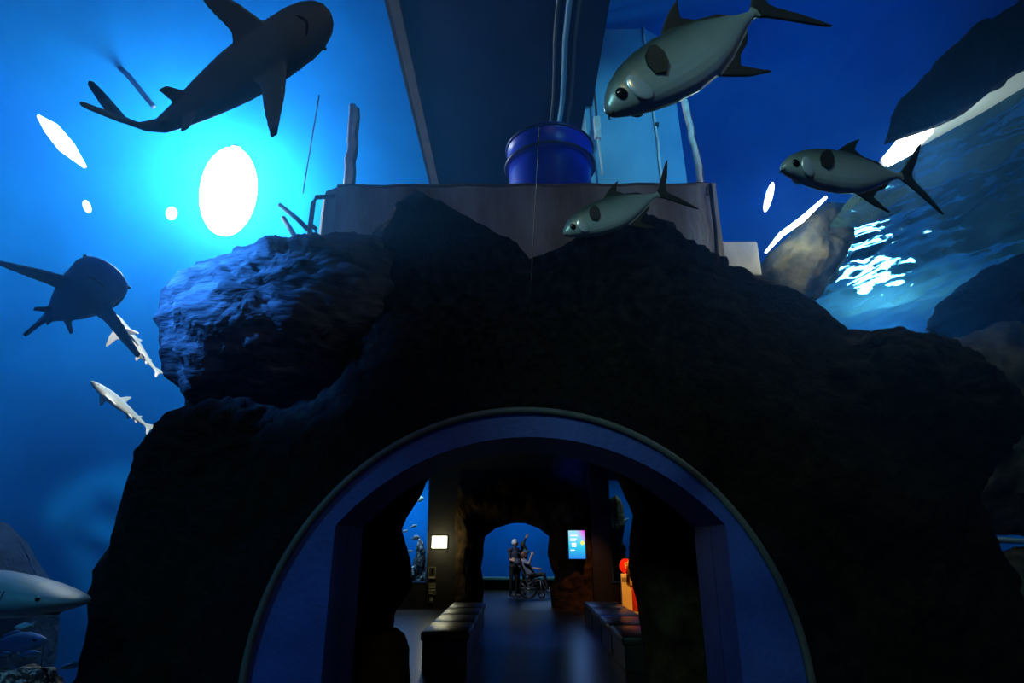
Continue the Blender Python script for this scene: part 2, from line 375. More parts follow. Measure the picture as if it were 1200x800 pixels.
# ================================================================== PORTAL
prt = empty('rock_portal', (0, 5.6, 0), 'huge dark olive rock mass around the arched tunnel mouth', 'rock')
th = [R(205 - 230 * i / 80) for i in range(81)]
inner = [Vector((ACX + (AR + .02) * math.cos(a), YF, max(-0.2, ACZ + (AR + .02) * math.sin(a)))) for a in th]
inner = [Vector((ACX - AR - .02, YF, -1.2))] + inner + [Vector((ACX + AR + .02, YF, -1.2))]
SIL = [(60, 960, 5.2), (88, 800, 5.3), (110, 700, 5.4), (120, 640, 5.5), (150, 560, 5.6), (165, 525, 5.7), (205, 490, 5.8), (250, 474, 5.8), (330, 450, 5.9), (415, 390, 6.1), (430, 320, 6.3),
       (470, 300, 6.4), (540, 300, 6.4), (590, 300, 6.4), (620, 306, 6.3), (640, 302, 6.3), (665, 288, 6.2), (700, 272, 6.2), (740, 266, 6.2), (780, 273, 6.2), (795, 293, 6.2), (840, 307, 6.1), (890, 328, 6.0), (950, 358, 5.9),
       (1000, 380, 5.9), (1060, 393, 5.8), (1110, 405, 5.8), (1148, 428, 5.7), (1172, 460, 5.7), (1177, 485, 5.7), (1165, 530, 5.6), (1138, 572, 5.6), (1148, 592, 5.6), (1158, 615, 5.5), (1168, 650, 5.5), (1184, 690, 5.4), (1212, 735, 5.3), (1270, 960, 5.2)]
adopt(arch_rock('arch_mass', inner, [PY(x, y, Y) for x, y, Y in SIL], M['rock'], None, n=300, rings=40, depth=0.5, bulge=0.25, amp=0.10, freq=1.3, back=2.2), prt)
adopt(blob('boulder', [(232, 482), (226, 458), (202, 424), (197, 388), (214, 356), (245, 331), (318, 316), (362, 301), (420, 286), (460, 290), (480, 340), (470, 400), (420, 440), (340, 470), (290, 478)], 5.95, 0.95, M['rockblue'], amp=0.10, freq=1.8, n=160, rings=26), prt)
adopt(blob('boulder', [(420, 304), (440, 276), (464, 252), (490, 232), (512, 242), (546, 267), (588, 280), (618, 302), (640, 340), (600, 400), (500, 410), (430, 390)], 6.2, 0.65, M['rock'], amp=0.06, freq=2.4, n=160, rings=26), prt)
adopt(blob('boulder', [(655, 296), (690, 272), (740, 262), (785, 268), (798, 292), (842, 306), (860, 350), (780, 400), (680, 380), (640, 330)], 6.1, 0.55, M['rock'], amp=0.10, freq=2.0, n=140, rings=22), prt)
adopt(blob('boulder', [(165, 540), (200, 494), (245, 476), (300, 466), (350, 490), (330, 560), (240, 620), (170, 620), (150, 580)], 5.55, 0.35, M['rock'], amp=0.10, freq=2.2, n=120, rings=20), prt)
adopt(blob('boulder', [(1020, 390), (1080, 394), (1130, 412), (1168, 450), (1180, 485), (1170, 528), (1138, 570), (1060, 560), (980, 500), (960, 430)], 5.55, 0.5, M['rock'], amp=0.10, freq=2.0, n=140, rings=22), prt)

frm = empty('arch_frame', (ACX, YF, 0), 'blue-grey concrete ring framing the tunnel mouth', 'arch')
bm = bmesh.new()
op = resample([Vector((x, YF, z)) for x, z in opening()], 121)
cir = [Vector((ACX + AR * math.cos(a), YF, ACZ + AR * math.sin(a))) for a in [R(196.3 - 212.6 * i / 120) for i in range(121)]]
o0 = [bm.verts.new(p) for p in cir]; i0 = [bm.verts.new(p) for p in op]
i1 = [bm.verts.new(p + Vector((0, 0.42, 0))) for p in op]
ob = [bm.verts.new(p + Vector((0, 0.42, 0))) for p in cir]
strip_faces(bm, o0, i0); strip_faces(bm, i0, i1); strip_faces(bm, ob, o0); strip_faces(bm, i1, ob)
adopt(obj('ring', bm, M['ring'], smooth=False), frm)
bm = bmesh.new()
pr = [(-0.03, -0.05), (0.015, -0.05), (0.015, 0.02), (-0.03, 0.02)]
rows = []
for a in [R(205 - 230 * i / 120) for i in range(121)]:
    rows.append([bm.verts.new((ACX + (AR + dr) * math.cos(a), YF + dy, ACZ + (AR + dr) * math.sin(a))) for dr, dy in pr])
for a, b in zip(rows, rows[1:]):
    for k in range(4): bm.faces.new((a[k], a[(k + 1) % 4], b[(k + 1) % 4], b[k]))
adopt(obj('rim', bm, M['rim']), frm)
bm = bmesh.new()
i1 = [bm.verts.new(p + Vector((0, 0.43, 0))) for p in op]; i2 = [bm.verts.new(Vector((p.x, YB + .02, p.z))) for p in op]
strip_faces(bm, i1, i2)
adopt(obj('reveal', bm, M['ring'], smooth=False), frm)

# ---- clear acrylic vault over the walkway
vl = empty('acrylic_tunnel', (ACX, 0, 0.58), 'clear scratched acrylic vault over the walkway', 'tunnel')
v, f = [], []; n, mY = 64, 24
for j in range(mY + 1):
    for i in range(n + 1):
        a = math.pi * i / n; v.append((ACX + 2.05 * math.cos(a), -5 + (YF - 0.02 + 5) * j / mY, ACZ + 2.05 * math.sin(a)))
for j in range(mY):
    for i in range(n): f.append((j * (n + 1) + i, j * (n + 1) + i + 1, (j + 1) * (n + 1) + i + 1, (j + 1) * (n + 1) + i))
adopt(pyobj('vault', v, f, M['acrylic']), vl)
adopt(boxo('joint', (ACX - .0012, 1.3, ACZ + 2.04), (ACX + .0012, YF - .05, ACZ + 2.045), M['seam']), vl)

# ================================================================== ABOVE THE ROCK
# ---- concrete platform
YP = 7.6
TL, TR = PY(395, 222, YP), PY(838, 212, YP)
zt = (TL.z + TR.z) / 2
pf = empty('concrete_platform', (0, YP, zt - 1.8), 'stained grey concrete platform behind the rock crest', 'platform')
bm = bmesh.new()
xl, xr = TL.x, TR.x
foot = [(xl, YP), (xr, YP), (xr + .1, YP + 3), (xl - .6, YP + 3), (xl - .38, YP + .5), (xl - .2, YP + .1)]
top = [bm.verts.new((x, y, zt + 0.02 * math.sin(5 * x))) for x, y in foot]; bot = [bm.verts.new((x, y, zt - 1.9)) for x, y in foot]
bm.faces.new(top); bm.faces.new(bot[::-1])
for i in range(len(foot)): bm.faces.new((top[i], bot[i], bot[(i + 1) % 6], top[(i + 1) % 6]))
adopt(obj('slab', bm, M['concrete'], smooth=False), pf)
bm = bmesh.new(); tube(bm, [(xl + (xr - xl) * i / 24, YP - .005, zt + 0.015 * math.sin(i * 1.7)) for i in range(25)], 0.022, 6)
adopt(obj('edge_trim', bm, M['wood']), pf)

# ---- blue tub
c = PY(645, 222, YP + 1.0); c.z = zt + .03
tb = empty('blue_tub', c, 'deep blue plastic tub standing on the concrete platform', 'tub')
rt = 0.70
bm = bmesh.new(); lathe(bm, [(rt * .93, 0), (rt * .95, .2), (rt * .97, .72), (rt * .98, .95), (rt * .6, .97)], 40); obj('body', bm, M['bluepl'], tb)
bm = bmesh.new(); lathe(bm, [(rt * .97, .90), (rt * 1.04, .91), (rt * 1.05, .97), (rt * 1.0, 1.20), (rt * 1.03, 1.22), (rt * 1.02, 1.32), (rt * .9, 1.40), (rt * .4, 1.45)], 40); obj('lid', bm, M['bluepl'], tb)
for z, rr in ((.93, 1.055), (1.28, 1.035)):
    bm = bmesh.new(); tube(bm, [(rt * rr * math.cos(a), rt * rr * math.sin(a), z) for a in [2 * math.pi * i / 40 for i in range(41)]], .025, 6); obj('hoop', bm, M['bluepl2'], tb)

# ---- column and wall work above
cl = PY(702, 215, YP + 1.9); cr = PY(780, 215, YP + 1.9)
col = empty('concrete_column', (cl.x, YP + 1.9, zt), 'pale blue painted concrete column rising from the platform', 'column')
bm = bmesh.new()
pts = [(cl.x - .12, YP + 1.9), (cr.x, YP + 1.9), (cr.x + .55, YP + 2.25), (cr.x + .55, YP + 2.9), (cl.x - .12, YP + 2.9)]
lo = [bm.verts.new((x, y, zt + .02)) for x, y in pts]; hi = [bm.verts.new((x - .12, y, 11.6)) for x, y in pts]
for i in range(5): bm.faces.new((lo[i], lo[(i + 1) % 5], hi[(i + 1) % 5], hi[i]))
bm.faces.new(lo[::-1]); bm.faces.new(hi)
adopt(obj('shaft', bm, M['pillar'], smooth=False), col)
def along(p0, p1, n, jit, rnd): return [Vector(p0).lerp(Vector(p1), i / n) + Vector((rnd.uniform(-jit, jit), 0, 0)) for i in range(n + 1)]
rnd = random.Random(3)
adopt(tubeo('conduit', along((cr.x - .02, YP + 1.87, zt), (cr.x - .16, YP + 1.87, 11.5), 16, .015, rnd), .025, M['white']), col)
for zz in (zt + .75, zt + 2.5):
    adopt(boxo('clip', (cr.x - .12, YP + 1.82, zz), (cr.x - .04, YP + 1.9, zz + .06), M['black']), col)

# dark recessed ceiling bay that runs back over the platform
def ceil_pt(px, py, z):
    d = ray(px, py); return CAM + d * ((z - CAM.z) / d.z)
zc = 9.6
a0, a1 = ceil_pt(458, -10, zc), ceil_pt(522, 226, zc)
xL = (a0.x + a1.x) / 2; b0 = ceil_pt(690, -10, zc); xR = b0.x + .35
by = empty('ceiling_bay', (0, 9, zc), 'dark navy ceiling bay above the blue tub', 'ceiling panel')
adopt(boxo('panel', (xL, 5.0, zc), (xR, 13.6, zc + .1), M['tankdark']), by)
adopt(boxo('trim', (xL - .16, 5.0, zc - .06), (xL, 13.6, zc + .1), M['wood']), by)
adopt(boxo('trim', (xL - .24, 5.0, zc + .02), (xL - .19, 13.6, zc + .1), M['black']), by)
adopt(boxo('end_panel', (xL, 13.4, zt - 1), (xR + .3, 13.6, zc), M['tankdark']), by)
for px0, r_, mm in ((655, .03, 'pipe'), (668, .05, 'pillar'), (680, .03, 'pipe')):
    x = ceil_pt(px0, 0, zc).x
    adopt(tubeo('conduit', [(x + .03 * math.sin(i * 1.3), 5 + 8.4 * i / 12, zc - .08) for i in range(13)], r_, M[mm]), by)

# ---- posts, rails, cables
def post(p0, p1, r, label):
    root = empty('white_post', p0, label, 'post', None)
    k = random.Random(int(abs(p0.x) * 100))
    pts = along(p0, p1, 10, .018, k)
    adopt(tubeo('shaft', pts, [r * (1 + k.uniform(-.12, .12)) for _ in pts], M['white'], n=8), root)
    adopt(tubeo('shadow_side', [p + Vector((r * 1.05, .03, -.03)) for p in pts], r * .55, M['pipe'], n=6), root)
    return root
a = PY(408, 222, YP + .3); a.z = zt; b = PY(414, 124, YP + .3)
post(a, b, .065, 'wavy white post beside the bent pipe rail')
a = PY(822, 215, YP + .3); a.z = zt; b = PY(803, 118, YP + .3)
post(a, b, .05, 'wavy white post next to the pale blue column')
rl = empty('bent_rail', PY(362, 300, YP - .2), 'thin bent pipe rail hooked to the platform corner', 'rail')
adopt(tubeo('pipe', [PY(361, 318, YP - .2), PY(363, 270, YP - .2), PY(367, 238, YP - .2), PY(371, 231, YP - .2), PY(396, 230, YP + .1)], .035, M['pipe']), rl)
adopt(tubeo('brace', [PY(328, 240, YP + .2), PY(348, 256, YP), PY(364, 272, YP - .2)], .035, M['pipe']), rl)
adopt(tubeo('brace', [PY(332, 255, YP + .2), PY(345, 276, YP), PY(362, 295, YP - .2)], .035, M['pipe']), rl)
adopt(tubeo('bracket', [PY(362, 262, YP - .25), PY(370, 268, YP - .22), PY(371, 274, YP - .22), PY(362, 278, YP - .25)], .03, M['wood']), rl)
po = empty('dark_pole', PY(841, 310, YP - .1), 'thin dark pole against the end of the platform', 'pole')
adopt(tubeo('shaft', [PY(841, 312, YP - .1), PY(839, 270, YP - .1), PY(835, 240, YP - .1), PY(832, 216, YP - .1)], .03, M['black']), po)
adopt(tubeo('hook', [PY(832, 216, YP - .1), PY(829, 220, YP - .1), PY(829, 228, YP - .1)], .025, M['wood']), po)
sb = empty('hanging_switch', PY(700, 150, YP + 1.6), 'white switch box hanging on a dark cable beside the column', 'switch')
p = PY(700, 150, YP + 1.6)
adopt(boxo('box', p + Vector((-.06, -.05, -.24)), p + Vector((.06, .05, .24)), M['white'], bev=.02), sb)
adopt(tubeo('cable', [p + Vector((0, 0, .2)), p + Vector((-.03, 0, 1.2)), p + Vector((-.08, 0, 3.6))], .022, M['black']), sb)
adopt(tubeo('cable', [p + Vector((0, 0, -.2)), p + Vector((.03, 0, -.6)), p + Vector((.05, 0, -1.0))], .02, M['white']), sb)
ck = setp(tubeo('hanging_cable', [PY(374, 112, 8.6), PY(366, 160, 8.6), PY(355, 226, 8.6)], .012, M['white']), 'thin pale cable hanging beside the bright flood lamp', 'cable')
setp(tubeo('ceiling_cable', [PY(70, 5, 9.5), PY(108, 50, 9.6), PY(150, 88, 9.7), PY(180, 125, 9.8)], .055, mat('blue_cable', (.01, .06, .25), .6)), 'dark blue cable running across the tank ceiling', 'cable')

# ---- lamps and reflected light streaks over the water
def flood(name, px, py, zc, rx, rz, power, color, label, mm, tilt=0.0, group=None, lightoff=0.6):
    p = PZ(px, py, zc); root = empty(name, p, label, 'lamp', group)
    d = (CAM - p).normalized(); q = d.to_track_quat('Z', 'Y').to_matrix().to_4x4()
    T = Matrix.Translation(p) @ q @ Matrix.Rotation(tilt, 4, 'Z')
    k = min(rx, rz)
    bm = bmesh.new(); ball(bm, (0, 0, 0), 0, 4, (rx, rz, k)); bm.transform(T); adopt(obj('globe', bm, M[mm]), root)
    bm = bmesh.new(); lathe(bm, [(.01, rz + k * .12), (.16 * k, rz + k * .10), (.2 * k, rz * .98), (.1 * k, rz * .96)], 20); bmesh.ops.rotate(bm, verts=bm.verts, matrix=Matrix.Rotation(R(-90), 3, 'X'))
    bm.transform(T); adopt(obj('cap', bm, M['white']), root)
    if power: light(name + '_light', 'POINT', p + d * lightoff, power, color, min(rx, rz) * .6, parent=root)
    return root
flood('flood_lamp', 268, 225, 13.2, .56, .97, 0, (.75, .9, 1), 'large glaring white flood lamp in the blue water glow', 'lamp')
flood('spot_lamp', 201, 250, 11.0, .09, .12, 0, None, 'small violet-white lamp beside the large flood lamp', 'lampp')
flood('spot_lamp', 102, 242, 9.5, .05, .10, 0, None, 'tiny white lamp below the slanted white tube lamp', 'lampp', .5)
flood('spot_lamp', 301, 311, 11.0, .08, .17, 0, None, 'small slanted lamp just above the blue-lit boulder', 'lampp', .5)
def tubelamp(name, pts, r, label, mm, power=0, color=None):  # glowing rods standing in for reflected streaks and lit edges
    root = empty(name, pts[0], label, 'lamp')
    adopt(tubeo('tube', pts, r, M[mm], n=10), root)
    e0 = (pts[0] - pts[1]).normalized(); e1 = (pts[-1] - pts[-2]).normalized(); rr = max(r) if isinstance(r, (list, tuple)) else r
    for q, e, k in ((pts[0], e0, 0), (pts[-1], e1, -1)):
        r_ = r[k] if isinstance(r, (list, tuple)) else r
        adopt(tubeo('end_cap', [q, q + e * r_], [r_ * .8, r_ * .4], M['white']), root)
    if power: light(name + '_light', 'POINT', sum(pts, Vector()) / len(pts) + Vector((0, -.3, -.4)), power, color, .2, parent=root)
    return root
tubelamp('tube_lamp', [PZ(45, 136, 9), PZ(60, 150, 9), PZ(78, 172, 9), PZ(100, 196, 9)], [.02, .10, .11, .02], 'slanted white tube lamp on the tank ceiling', 'lampw')  # white glowing rod in place of a reflected streak

# ================================================================== WATER, ROCK AND LIGHT STREAKS ON THE COLUMN SIDE
def water_sheet():
    nx, ny = 150, 150; v, f = [], []
    for j in range(ny + 1):
        for i in range(nx + 1):
            x = 4.5 + 7.3 * i / nx; y = 2.5 + 11.5 * j / ny
            h = 0.12 * fbm(Vector((x * .9 + y * .35, y * .55, 1.3)), 3) + 0.06 * fbm(Vector((x * 4.5 + y * 1.5, y * 2.2, 4.0)), 4)
            v.append((x, y, 5.95 + h))
    for j in range(ny):
        for i in range(nx): f.append((j * (nx + 1) + i, j * (nx + 1) + i + 1, (j + 1) * (nx + 1) + i + 1, (j + 1) * (nx + 1) + i))
    return v, f
m = bpy.data.materials.new('water_surface'); m.use_nodes = True; b = m.node_tree.nodes['Principled BSDF']
b.inputs['Base Color'].default_value = (0.18, 0.5, 0.65, 1); b.inputs['Metallic'].default_value = 0.75; b.inputs['Roughness'].default_value = 0.09
v, f = water_sheet()
setp(pyobj('water_surface', v, f, m), 'rippled underside of the water surface beside the rock wall', 'water', kind='structure')
tubelamp('strip_lamp', [PZ(1035, 190, 6.4), PZ(1080, 158, 6.1), PZ(1140, 120, 5.7), PZ(1215, 70, 5.2)], [.05, .10, .13, .15], 'long pale strip lamp slanting over the rippled water', 'strip')  # dim glowing rod in place of light reflected by the water
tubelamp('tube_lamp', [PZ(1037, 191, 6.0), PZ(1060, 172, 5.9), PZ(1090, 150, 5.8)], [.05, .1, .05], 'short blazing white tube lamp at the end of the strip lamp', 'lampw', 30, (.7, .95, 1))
flood('spot_lamp', 901, 231, 9, .05, .22, 14, (.2, .4, 1), 'blue-white lamp between the column and the silver fish', 'lampp', -.4)
tubelamp('tube_lamp', [PZ(897, 296, 8.5), PZ(915, 275, 8.5), PZ(940, 257, 8.5), PZ(968, 231, 8.5)], [.015, .035, .04, .02], 'thin bent yellowish tube lamp along the grey boulder', 'lampw', 25, (1, .85, .5))  # glowing rod for the boulder's lit edge, with an added warm light
bxr = PY(868, 300, 7.9)
setp(boxo('white_box', bxr + Vector((-.28, 0, -.3)), bxr + Vector((.28, .5, .25)), mat('pale_grey_paint', (.22, .26, .28), .7, color2=(.32, .36, .38), scale=3), bev=.03), 'pale square box beside the end of the platform', 'box')
rk = setp(blob('grey_boulder', [(888, 330), (897, 300), (925, 275), (965, 238), (1003, 238), (998, 270), (985, 300), (960, 345), (930, 360)], 8.2, .6, mat('teal_grey_rock', (.02, .03, .03), .9, color2=(.08, .09, .06), scale=4, bump=.9, bscale=8), amp=.08), 'grey boulder with a yellow-lit top behind the rock crest', 'rock')
setp(blob('dark_soffit', [(1035, 170), (1050, 120), (1090, 80), (1150, 35), (1230, -30), (1290, 20), (1240, 60), (1180, 100), (1100, 150)], 4.3, .2, M['rock'], amp=.08), 'dark brown rock overhang above the strip lamp', 'rock')  # solid dark shape stands in for rock reflected in the water
setp(blob('dark_boulder', [(1085, 385), (1100, 352), (1140, 325), (1200, 300), (1260, 290), (1280, 380), (1200, 400), (1150, 410)], 8.6, .6, M['rock'], amp=.1), 'dark rounded boulder hanging below the rippled water', 'rock')
setp(blob('rock_wall', [(1100, 395), (1160, 385), (1230, 375), (1300, 420), (1300, 560), (1260, 628), (1120, 626), (1090, 560), (1080, 450)], 7.6, .5, M['rockgrey'], amp=.12, freq=1.5, n=140, rings=22), 'brown-grey rock face standing beyond the portal rock', 'rock')
setp(blob('low_rock', [(1130, 650), (1200, 645), (1290, 648), (1320, 760), (1200, 830), (1120, 760)], 7.4, .5, M['rockgrey'], amp=.1), 'low dark teal rock under the blue-lit ledge', 'rock')
setp(tubeo('pale_ledge', [PY(1110, 634, 7.0), PY(1165, 632, 7.0), PY(1230, 636, 7.0)], [.02, .035, .03], mat('ledge_blue', (.25, .6, .85), .3)), 'thin pale blue ledge between rock face and low rock', 'ledge')

# ---- tank rocks on the lamp side
setp(blob('tank_rock', [(-60, 800), (-40, 640), (0, 612), (22, 632), (38, 668), (60, 700), (40, 820)], 11.0, .8, mat('haze_rock', (.004, .03, .09), .9, color2=(.012, .06, .13), scale=5, bump=.8, bscale=9), amp=.07), 'hazy blue rock standing behind the big shark', 'rock')
setp(blob('mottled_rock', [(-60, 900), (-40, 785), (0, 780), (30, 782), (50, 790), (66, 820), (60, 900)], 4.6, .35, mat('mottled', (.02, .02, .02), .8, color2=(.45, .5, .5), scale=22, bump=1, bscale=24, contrast=(.5, .6)), amp=.06, freq=4), 'mottled black and white rock on the tank bed', 'rock')

# ================================================================== SHARKS AND FISH
def loft(bm, secs, n=20):                    # secs: (x, y, z, half width, half height above, half height below)
    rings = []
    for x, y, z, hw, ht, hb in secs:
        rings.append([bm.verts.new((x, y + hw * math.cos(2 * math.pi * k / n), z + (ht if math.sin(2 * math.pi * k / n) > 0 else hb) * math.sin(2 * math.pi * k / n))) for k in range(n)])
    for r0, r1 in zip(rings, rings[1:]):
        for k in range(n): bm.faces.new((r0[k], r0[(k + 1) % n], r1[(k + 1) % n], r1[k]))
    bm.faces.new(rings[0][::-1]); bm.faces.new(rings[-1])
def fin(bm, pts, nrm, th, root=0.0):         # closed plate on an outline, thick at the root
    nrm = Vector(nrm).normalized(); n = len(pts)
    A = [bm.verts.new(Vector(p) + nrm * th) for p in pts]; B = [bm.verts.new(Vector(p) - nrm * th) for p in pts]
    bm.faces.new(A); bm.faces.new(B[::-1])
    for i in range(n): bm.faces.new((A[i], B[i], B[(i + 1) % n], A[(i + 1) % n]))
def spine(x, bend, flick=0.0):               # sideways offset of the body at x (head +0.5, tail -0.5)
    t = 0.5 - x; return bend * t * t + flick * max(0.0, -.26 - x) ** 2
def shark_mesh(bend=0.0, name='shark', voxel=.0065, flick=0.0):
    bm = bmesh.new()
    S = [(.50, .004, .004, .004), (.49, .038, .012, .010), (.465, .066, .022, .020), (.42, .088, .036, .034), (.36, .100, .052, .048), (.28, .100, .066, .060), (.18, .102, .076, .068), (.06, .094, .074, .064),
         (-.08, .074, .060, .050), (-.20, .050, .044, .036), (-.30, .030, .030, .025), (-.37, .020, .022, .020), (-.42, .012, .016, .015), (-.45, .006, .010, .010)]
    loft(bm, [(x, spine(x, bend, flick), 0, hw, a, b) for x, hw, a, b in S], 24)
    for s in (-1, 1):                        # pectoral and pelvic fins
        fin(bm, [(.28, s * .07, -.035), (.23, s * .17, -.060), (.14, s * .285, -.085), (.115, s * .292, -.088), (.13, s * .20, -.068), (.155, s * .11, -.050), (.13, s * .06, -.04)], (0, .25 * s, 1), .0085)
        y0 = spine(-.14, bend, flick)
        fin(bm, [(-.11, y0 + s * .03, -.03), (-.17, y0 + s * .085, -.055), (-.205, y0 + s * .085, -.058), (-.19, y0 + s * .03, -.03)], (0, .3 * s, 1), .006)
    fin(bm, [(.10, 0, .06), (.05, 0, .13), (.0, 0, .175), (-.02, 0, .172), (-.01, 0, .12), (-.02, .0, .05)], (0, 1, 0), .0085)
    y = spine(-.24, bend, flick)
    fin(bm, [(-.23, y, .03), (-.27, y, .065), (-.295, y, .065), (-.285, y, .025)], (0, 1, 0), .006)
    fin(bm, [(-.23, y, -.025), (-.27, y, -.055), (-.295, y, -.055), (-.285, y, -.02)], (0, 1, 0), .006)
    sl = (spine(-.52, bend, flick) - spine(-.42, bend, flick)) / -.10
    tail = [(-.37, .014), (-.46, .06), (-.56, .165), (-.61, .20), (-.605, .165), (-.58, .13), (-.50, .03), (-.48, -.02), (-.50, -.085), (-.48, -.09), (-.43, -.03), (-.37, -.014)]
    fin(bm, [(x, spine(x, bend, flick), z) for x, z in tail], (-sl, 1, 0), .0095)
    me = fuse(bm, voxel, 3); me.name = name; return me
def creature_mat(name, back, belly, tip=None, spec=.3, rough=.5, metal=0.0, zsplit=.0, soft=.03, scale=40):
    m = mat(name, back, rough, metal, spec=spec); nt = m.node_tree; b = nt.nodes['Principled BSDF']
    tc = nt.nodes.new('ShaderNodeTexCoord'); sx = nt.nodes.new('ShaderNodeSeparateXYZ'); nt.links.new(tc.outputs['Object'], sx.inputs[0])
    mr = nt.nodes.new('ShaderNodeMapRange'); mr.inputs['From Min'].default_value = zsplit - soft; mr.inputs['From Max'].default_value = zsplit + soft
    n = nt.nodes.new('ShaderNodeTexNoise'); n.inputs['Scale'].default_value = 9; ad = nt.nodes.new('ShaderNodeMath'); ad.operation = 'MULTIPLY_ADD'; ad.inputs[1].default_value = .03
    nt.links.new(tc.outputs['Object'], n.inputs['Vector']); nt.links.new(n.outputs['Fac'], ad.inputs[0]); nt.links.new(sx.outputs['Z'], ad.inputs[2]); nt.links.new(ad.outputs[0], mr.inputs[0])
    mx = nt.nodes.new('ShaderNodeMix'); mx.data_type = 'RGBA'
    mx.inputs['A'].default_value = (*belly, 1); mx.inputs['B'].default_value = (*back, 1)
    nt.links.new(mr.outputs[0], mx.inputs['Factor']); src = mx.outputs['Result']
    if tip:                                  # dark fin tips, a mark of the animal itself
        ab = nt.nodes.new('ShaderNodeMath'); ab.operation = 'ABSOLUTE'; nt.links.new(sx.outputs['Y'], ab.inputs[0])
        m2 = nt.nodes.new('ShaderNodeMapRange'); m2.inputs['From Min'].default_value = .255; m2.inputs['From Max'].default_value = .275
        nt.links.new(ab.outputs[0], m2.inputs[0]); mx2 = nt.nodes.new('ShaderNodeMix'); mx2.data_type = 'RGBA'; mx2.inputs['B'].default_value = (*tip, 1)
        nt.links.new(m2.outputs[0], mx2.inputs['Factor']); nt.links.new(src, mx2.inputs['A']); src = mx2.outputs['Result']
    nt.links.new(src, b.inputs['Base Color']); return m
def pose(head, tail, up, span=1.0, roll=0.0):
    """matrix that lays a unit creature (nose +0.5, tail -0.5*span) from head to tail"""
    fx = head - tail; L = fx.length; fx = fx.normalized(); uz = (Vector(up) - fx * Vector(up).dot(fx)).normalized(); fy = uz.cross(fx)
    if roll: q = Matrix.Rotation(roll, 3, fx); uz, fy = q @ uz, q @ fy
    s = L / (0.5 + span); org = head - fx * .5 * s
    Mx = Matrix((fx * s, fy * s, uz * s)).transposed().to_4x4(); Mx.translation = org; return Mx
EYE = mat('eye_black', (.005, .005, .006), .15)
MOUTH = mat('mouth_dark', (.006, .006, .007), .7)
def shark(label, me, m, Mx, group=None):
    root = empty('shark', (0, 0, 0), label, 'shark', group); root.matrix_world = Mx
    o = finish('body', me, None, root); 
    if not me.materials: me.materials.append(m)
    for s in (-1, 1):
        bm = bmesh.new(); ball(bm, (.415, s * .087, .010), .007, 2); obj('eye', bm, EYE, root)
    bm = bmesh.new(); tube(bm, [(.415 - .055 * (abs(t) ** 1.6), .060 * t, -.036 - .002 + .012 * abs(t) ** 2) for t in [i / 8 - 1 for i in range(17)]], .0045, 6); obj('mouth', bm, MOUTH, root)
    for s in (-1, 1):
        for k in range(5):
            x = .30 - .014 * k
            bm = bmesh.new(); tube(bm, [(x, s * (.0985 - .0022 * abs(j - 2)) , -.022 + .012 * j) for j in range(5)], .0022, 5); obj('gill_slit', bm, MOUTH, root)
    bpy.context.view_layer.update()
    return root
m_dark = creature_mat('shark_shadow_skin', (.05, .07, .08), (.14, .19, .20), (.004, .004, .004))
m_blue = creature_mat('shark_blue_skin', (.02, .10, .30), (.05, .20, .45), None)  # blue of the water haze mixed into the skin colour
m_white = creature_mat('shark_white_skin', (.45, .6, .7), (.95, .97, 1), None)  # near-white skin colour holds the strong light on these sharks
m_grey = creature_mat('shark_grey_skin', (.09, .24, .31), (.38, .70, .82), None, zsplit=-.035, soft=.012)  # grey skin tinted bluish to include the water haze
def pose_w(hx, hy, hz, tx, ty, tz, wx, wy, span, roll=0.0):
    """head and tail at pixels with depths; (wx, wy): how the line through the pectoral fin tips runs"""
    h, t = PZ(hx, hy, hz), PZ(tx, ty, tz); fx = (h - t).normalized()
    W = ray(hx + wx, hy + wy) - ray(hx, hy); u = fx.cross(W).normalized()
    if u.dot(ray(hx, hy)) < 0: u = -u
    return pose(h, t, u, span, roll)
ROLL1 = R(0)
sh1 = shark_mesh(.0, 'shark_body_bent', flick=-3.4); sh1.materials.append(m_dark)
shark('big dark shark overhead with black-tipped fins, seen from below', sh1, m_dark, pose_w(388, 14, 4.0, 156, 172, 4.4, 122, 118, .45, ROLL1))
sh2 = shark_mesh(-.10, 'shark_body_blue'); sh2.materials.append(m_blue)
shark('blue shark with spread fins below the large flood lamp', sh2, m_blue, pose_w(130, 312, 6.6, 70, 392, 8.6, 133, 56, .48))
sh3 = shark_mesh(.10, 'shark_body_white'); sh3.materials.append(m_white)
shark('bright white shark just behind the blue shark', sh3, m_white, pose_w(128, 366, 8.6, 184, 445, 9.0, 70, 22, .55))
sh4 = sh3.copy()
shark('slim white shark below the other two sharks', sh4, m_white, pose(PZ(106, 446, 9.0), PZ(180, 508, 9.6), Vector((.25, .15, .9)), .58))
sh5 = shark_mesh(0.0, 'shark_body_grey'); sh5.materials.append(m_grey)
h = PZ(99, 705, 4.4)
shark('grey shark with pale belly swimming past the foot of the rock', sh5, m_grey, pose(h, h + Vector((-2.55, .35, .12)), Vector((0, 0, 1)), .6))

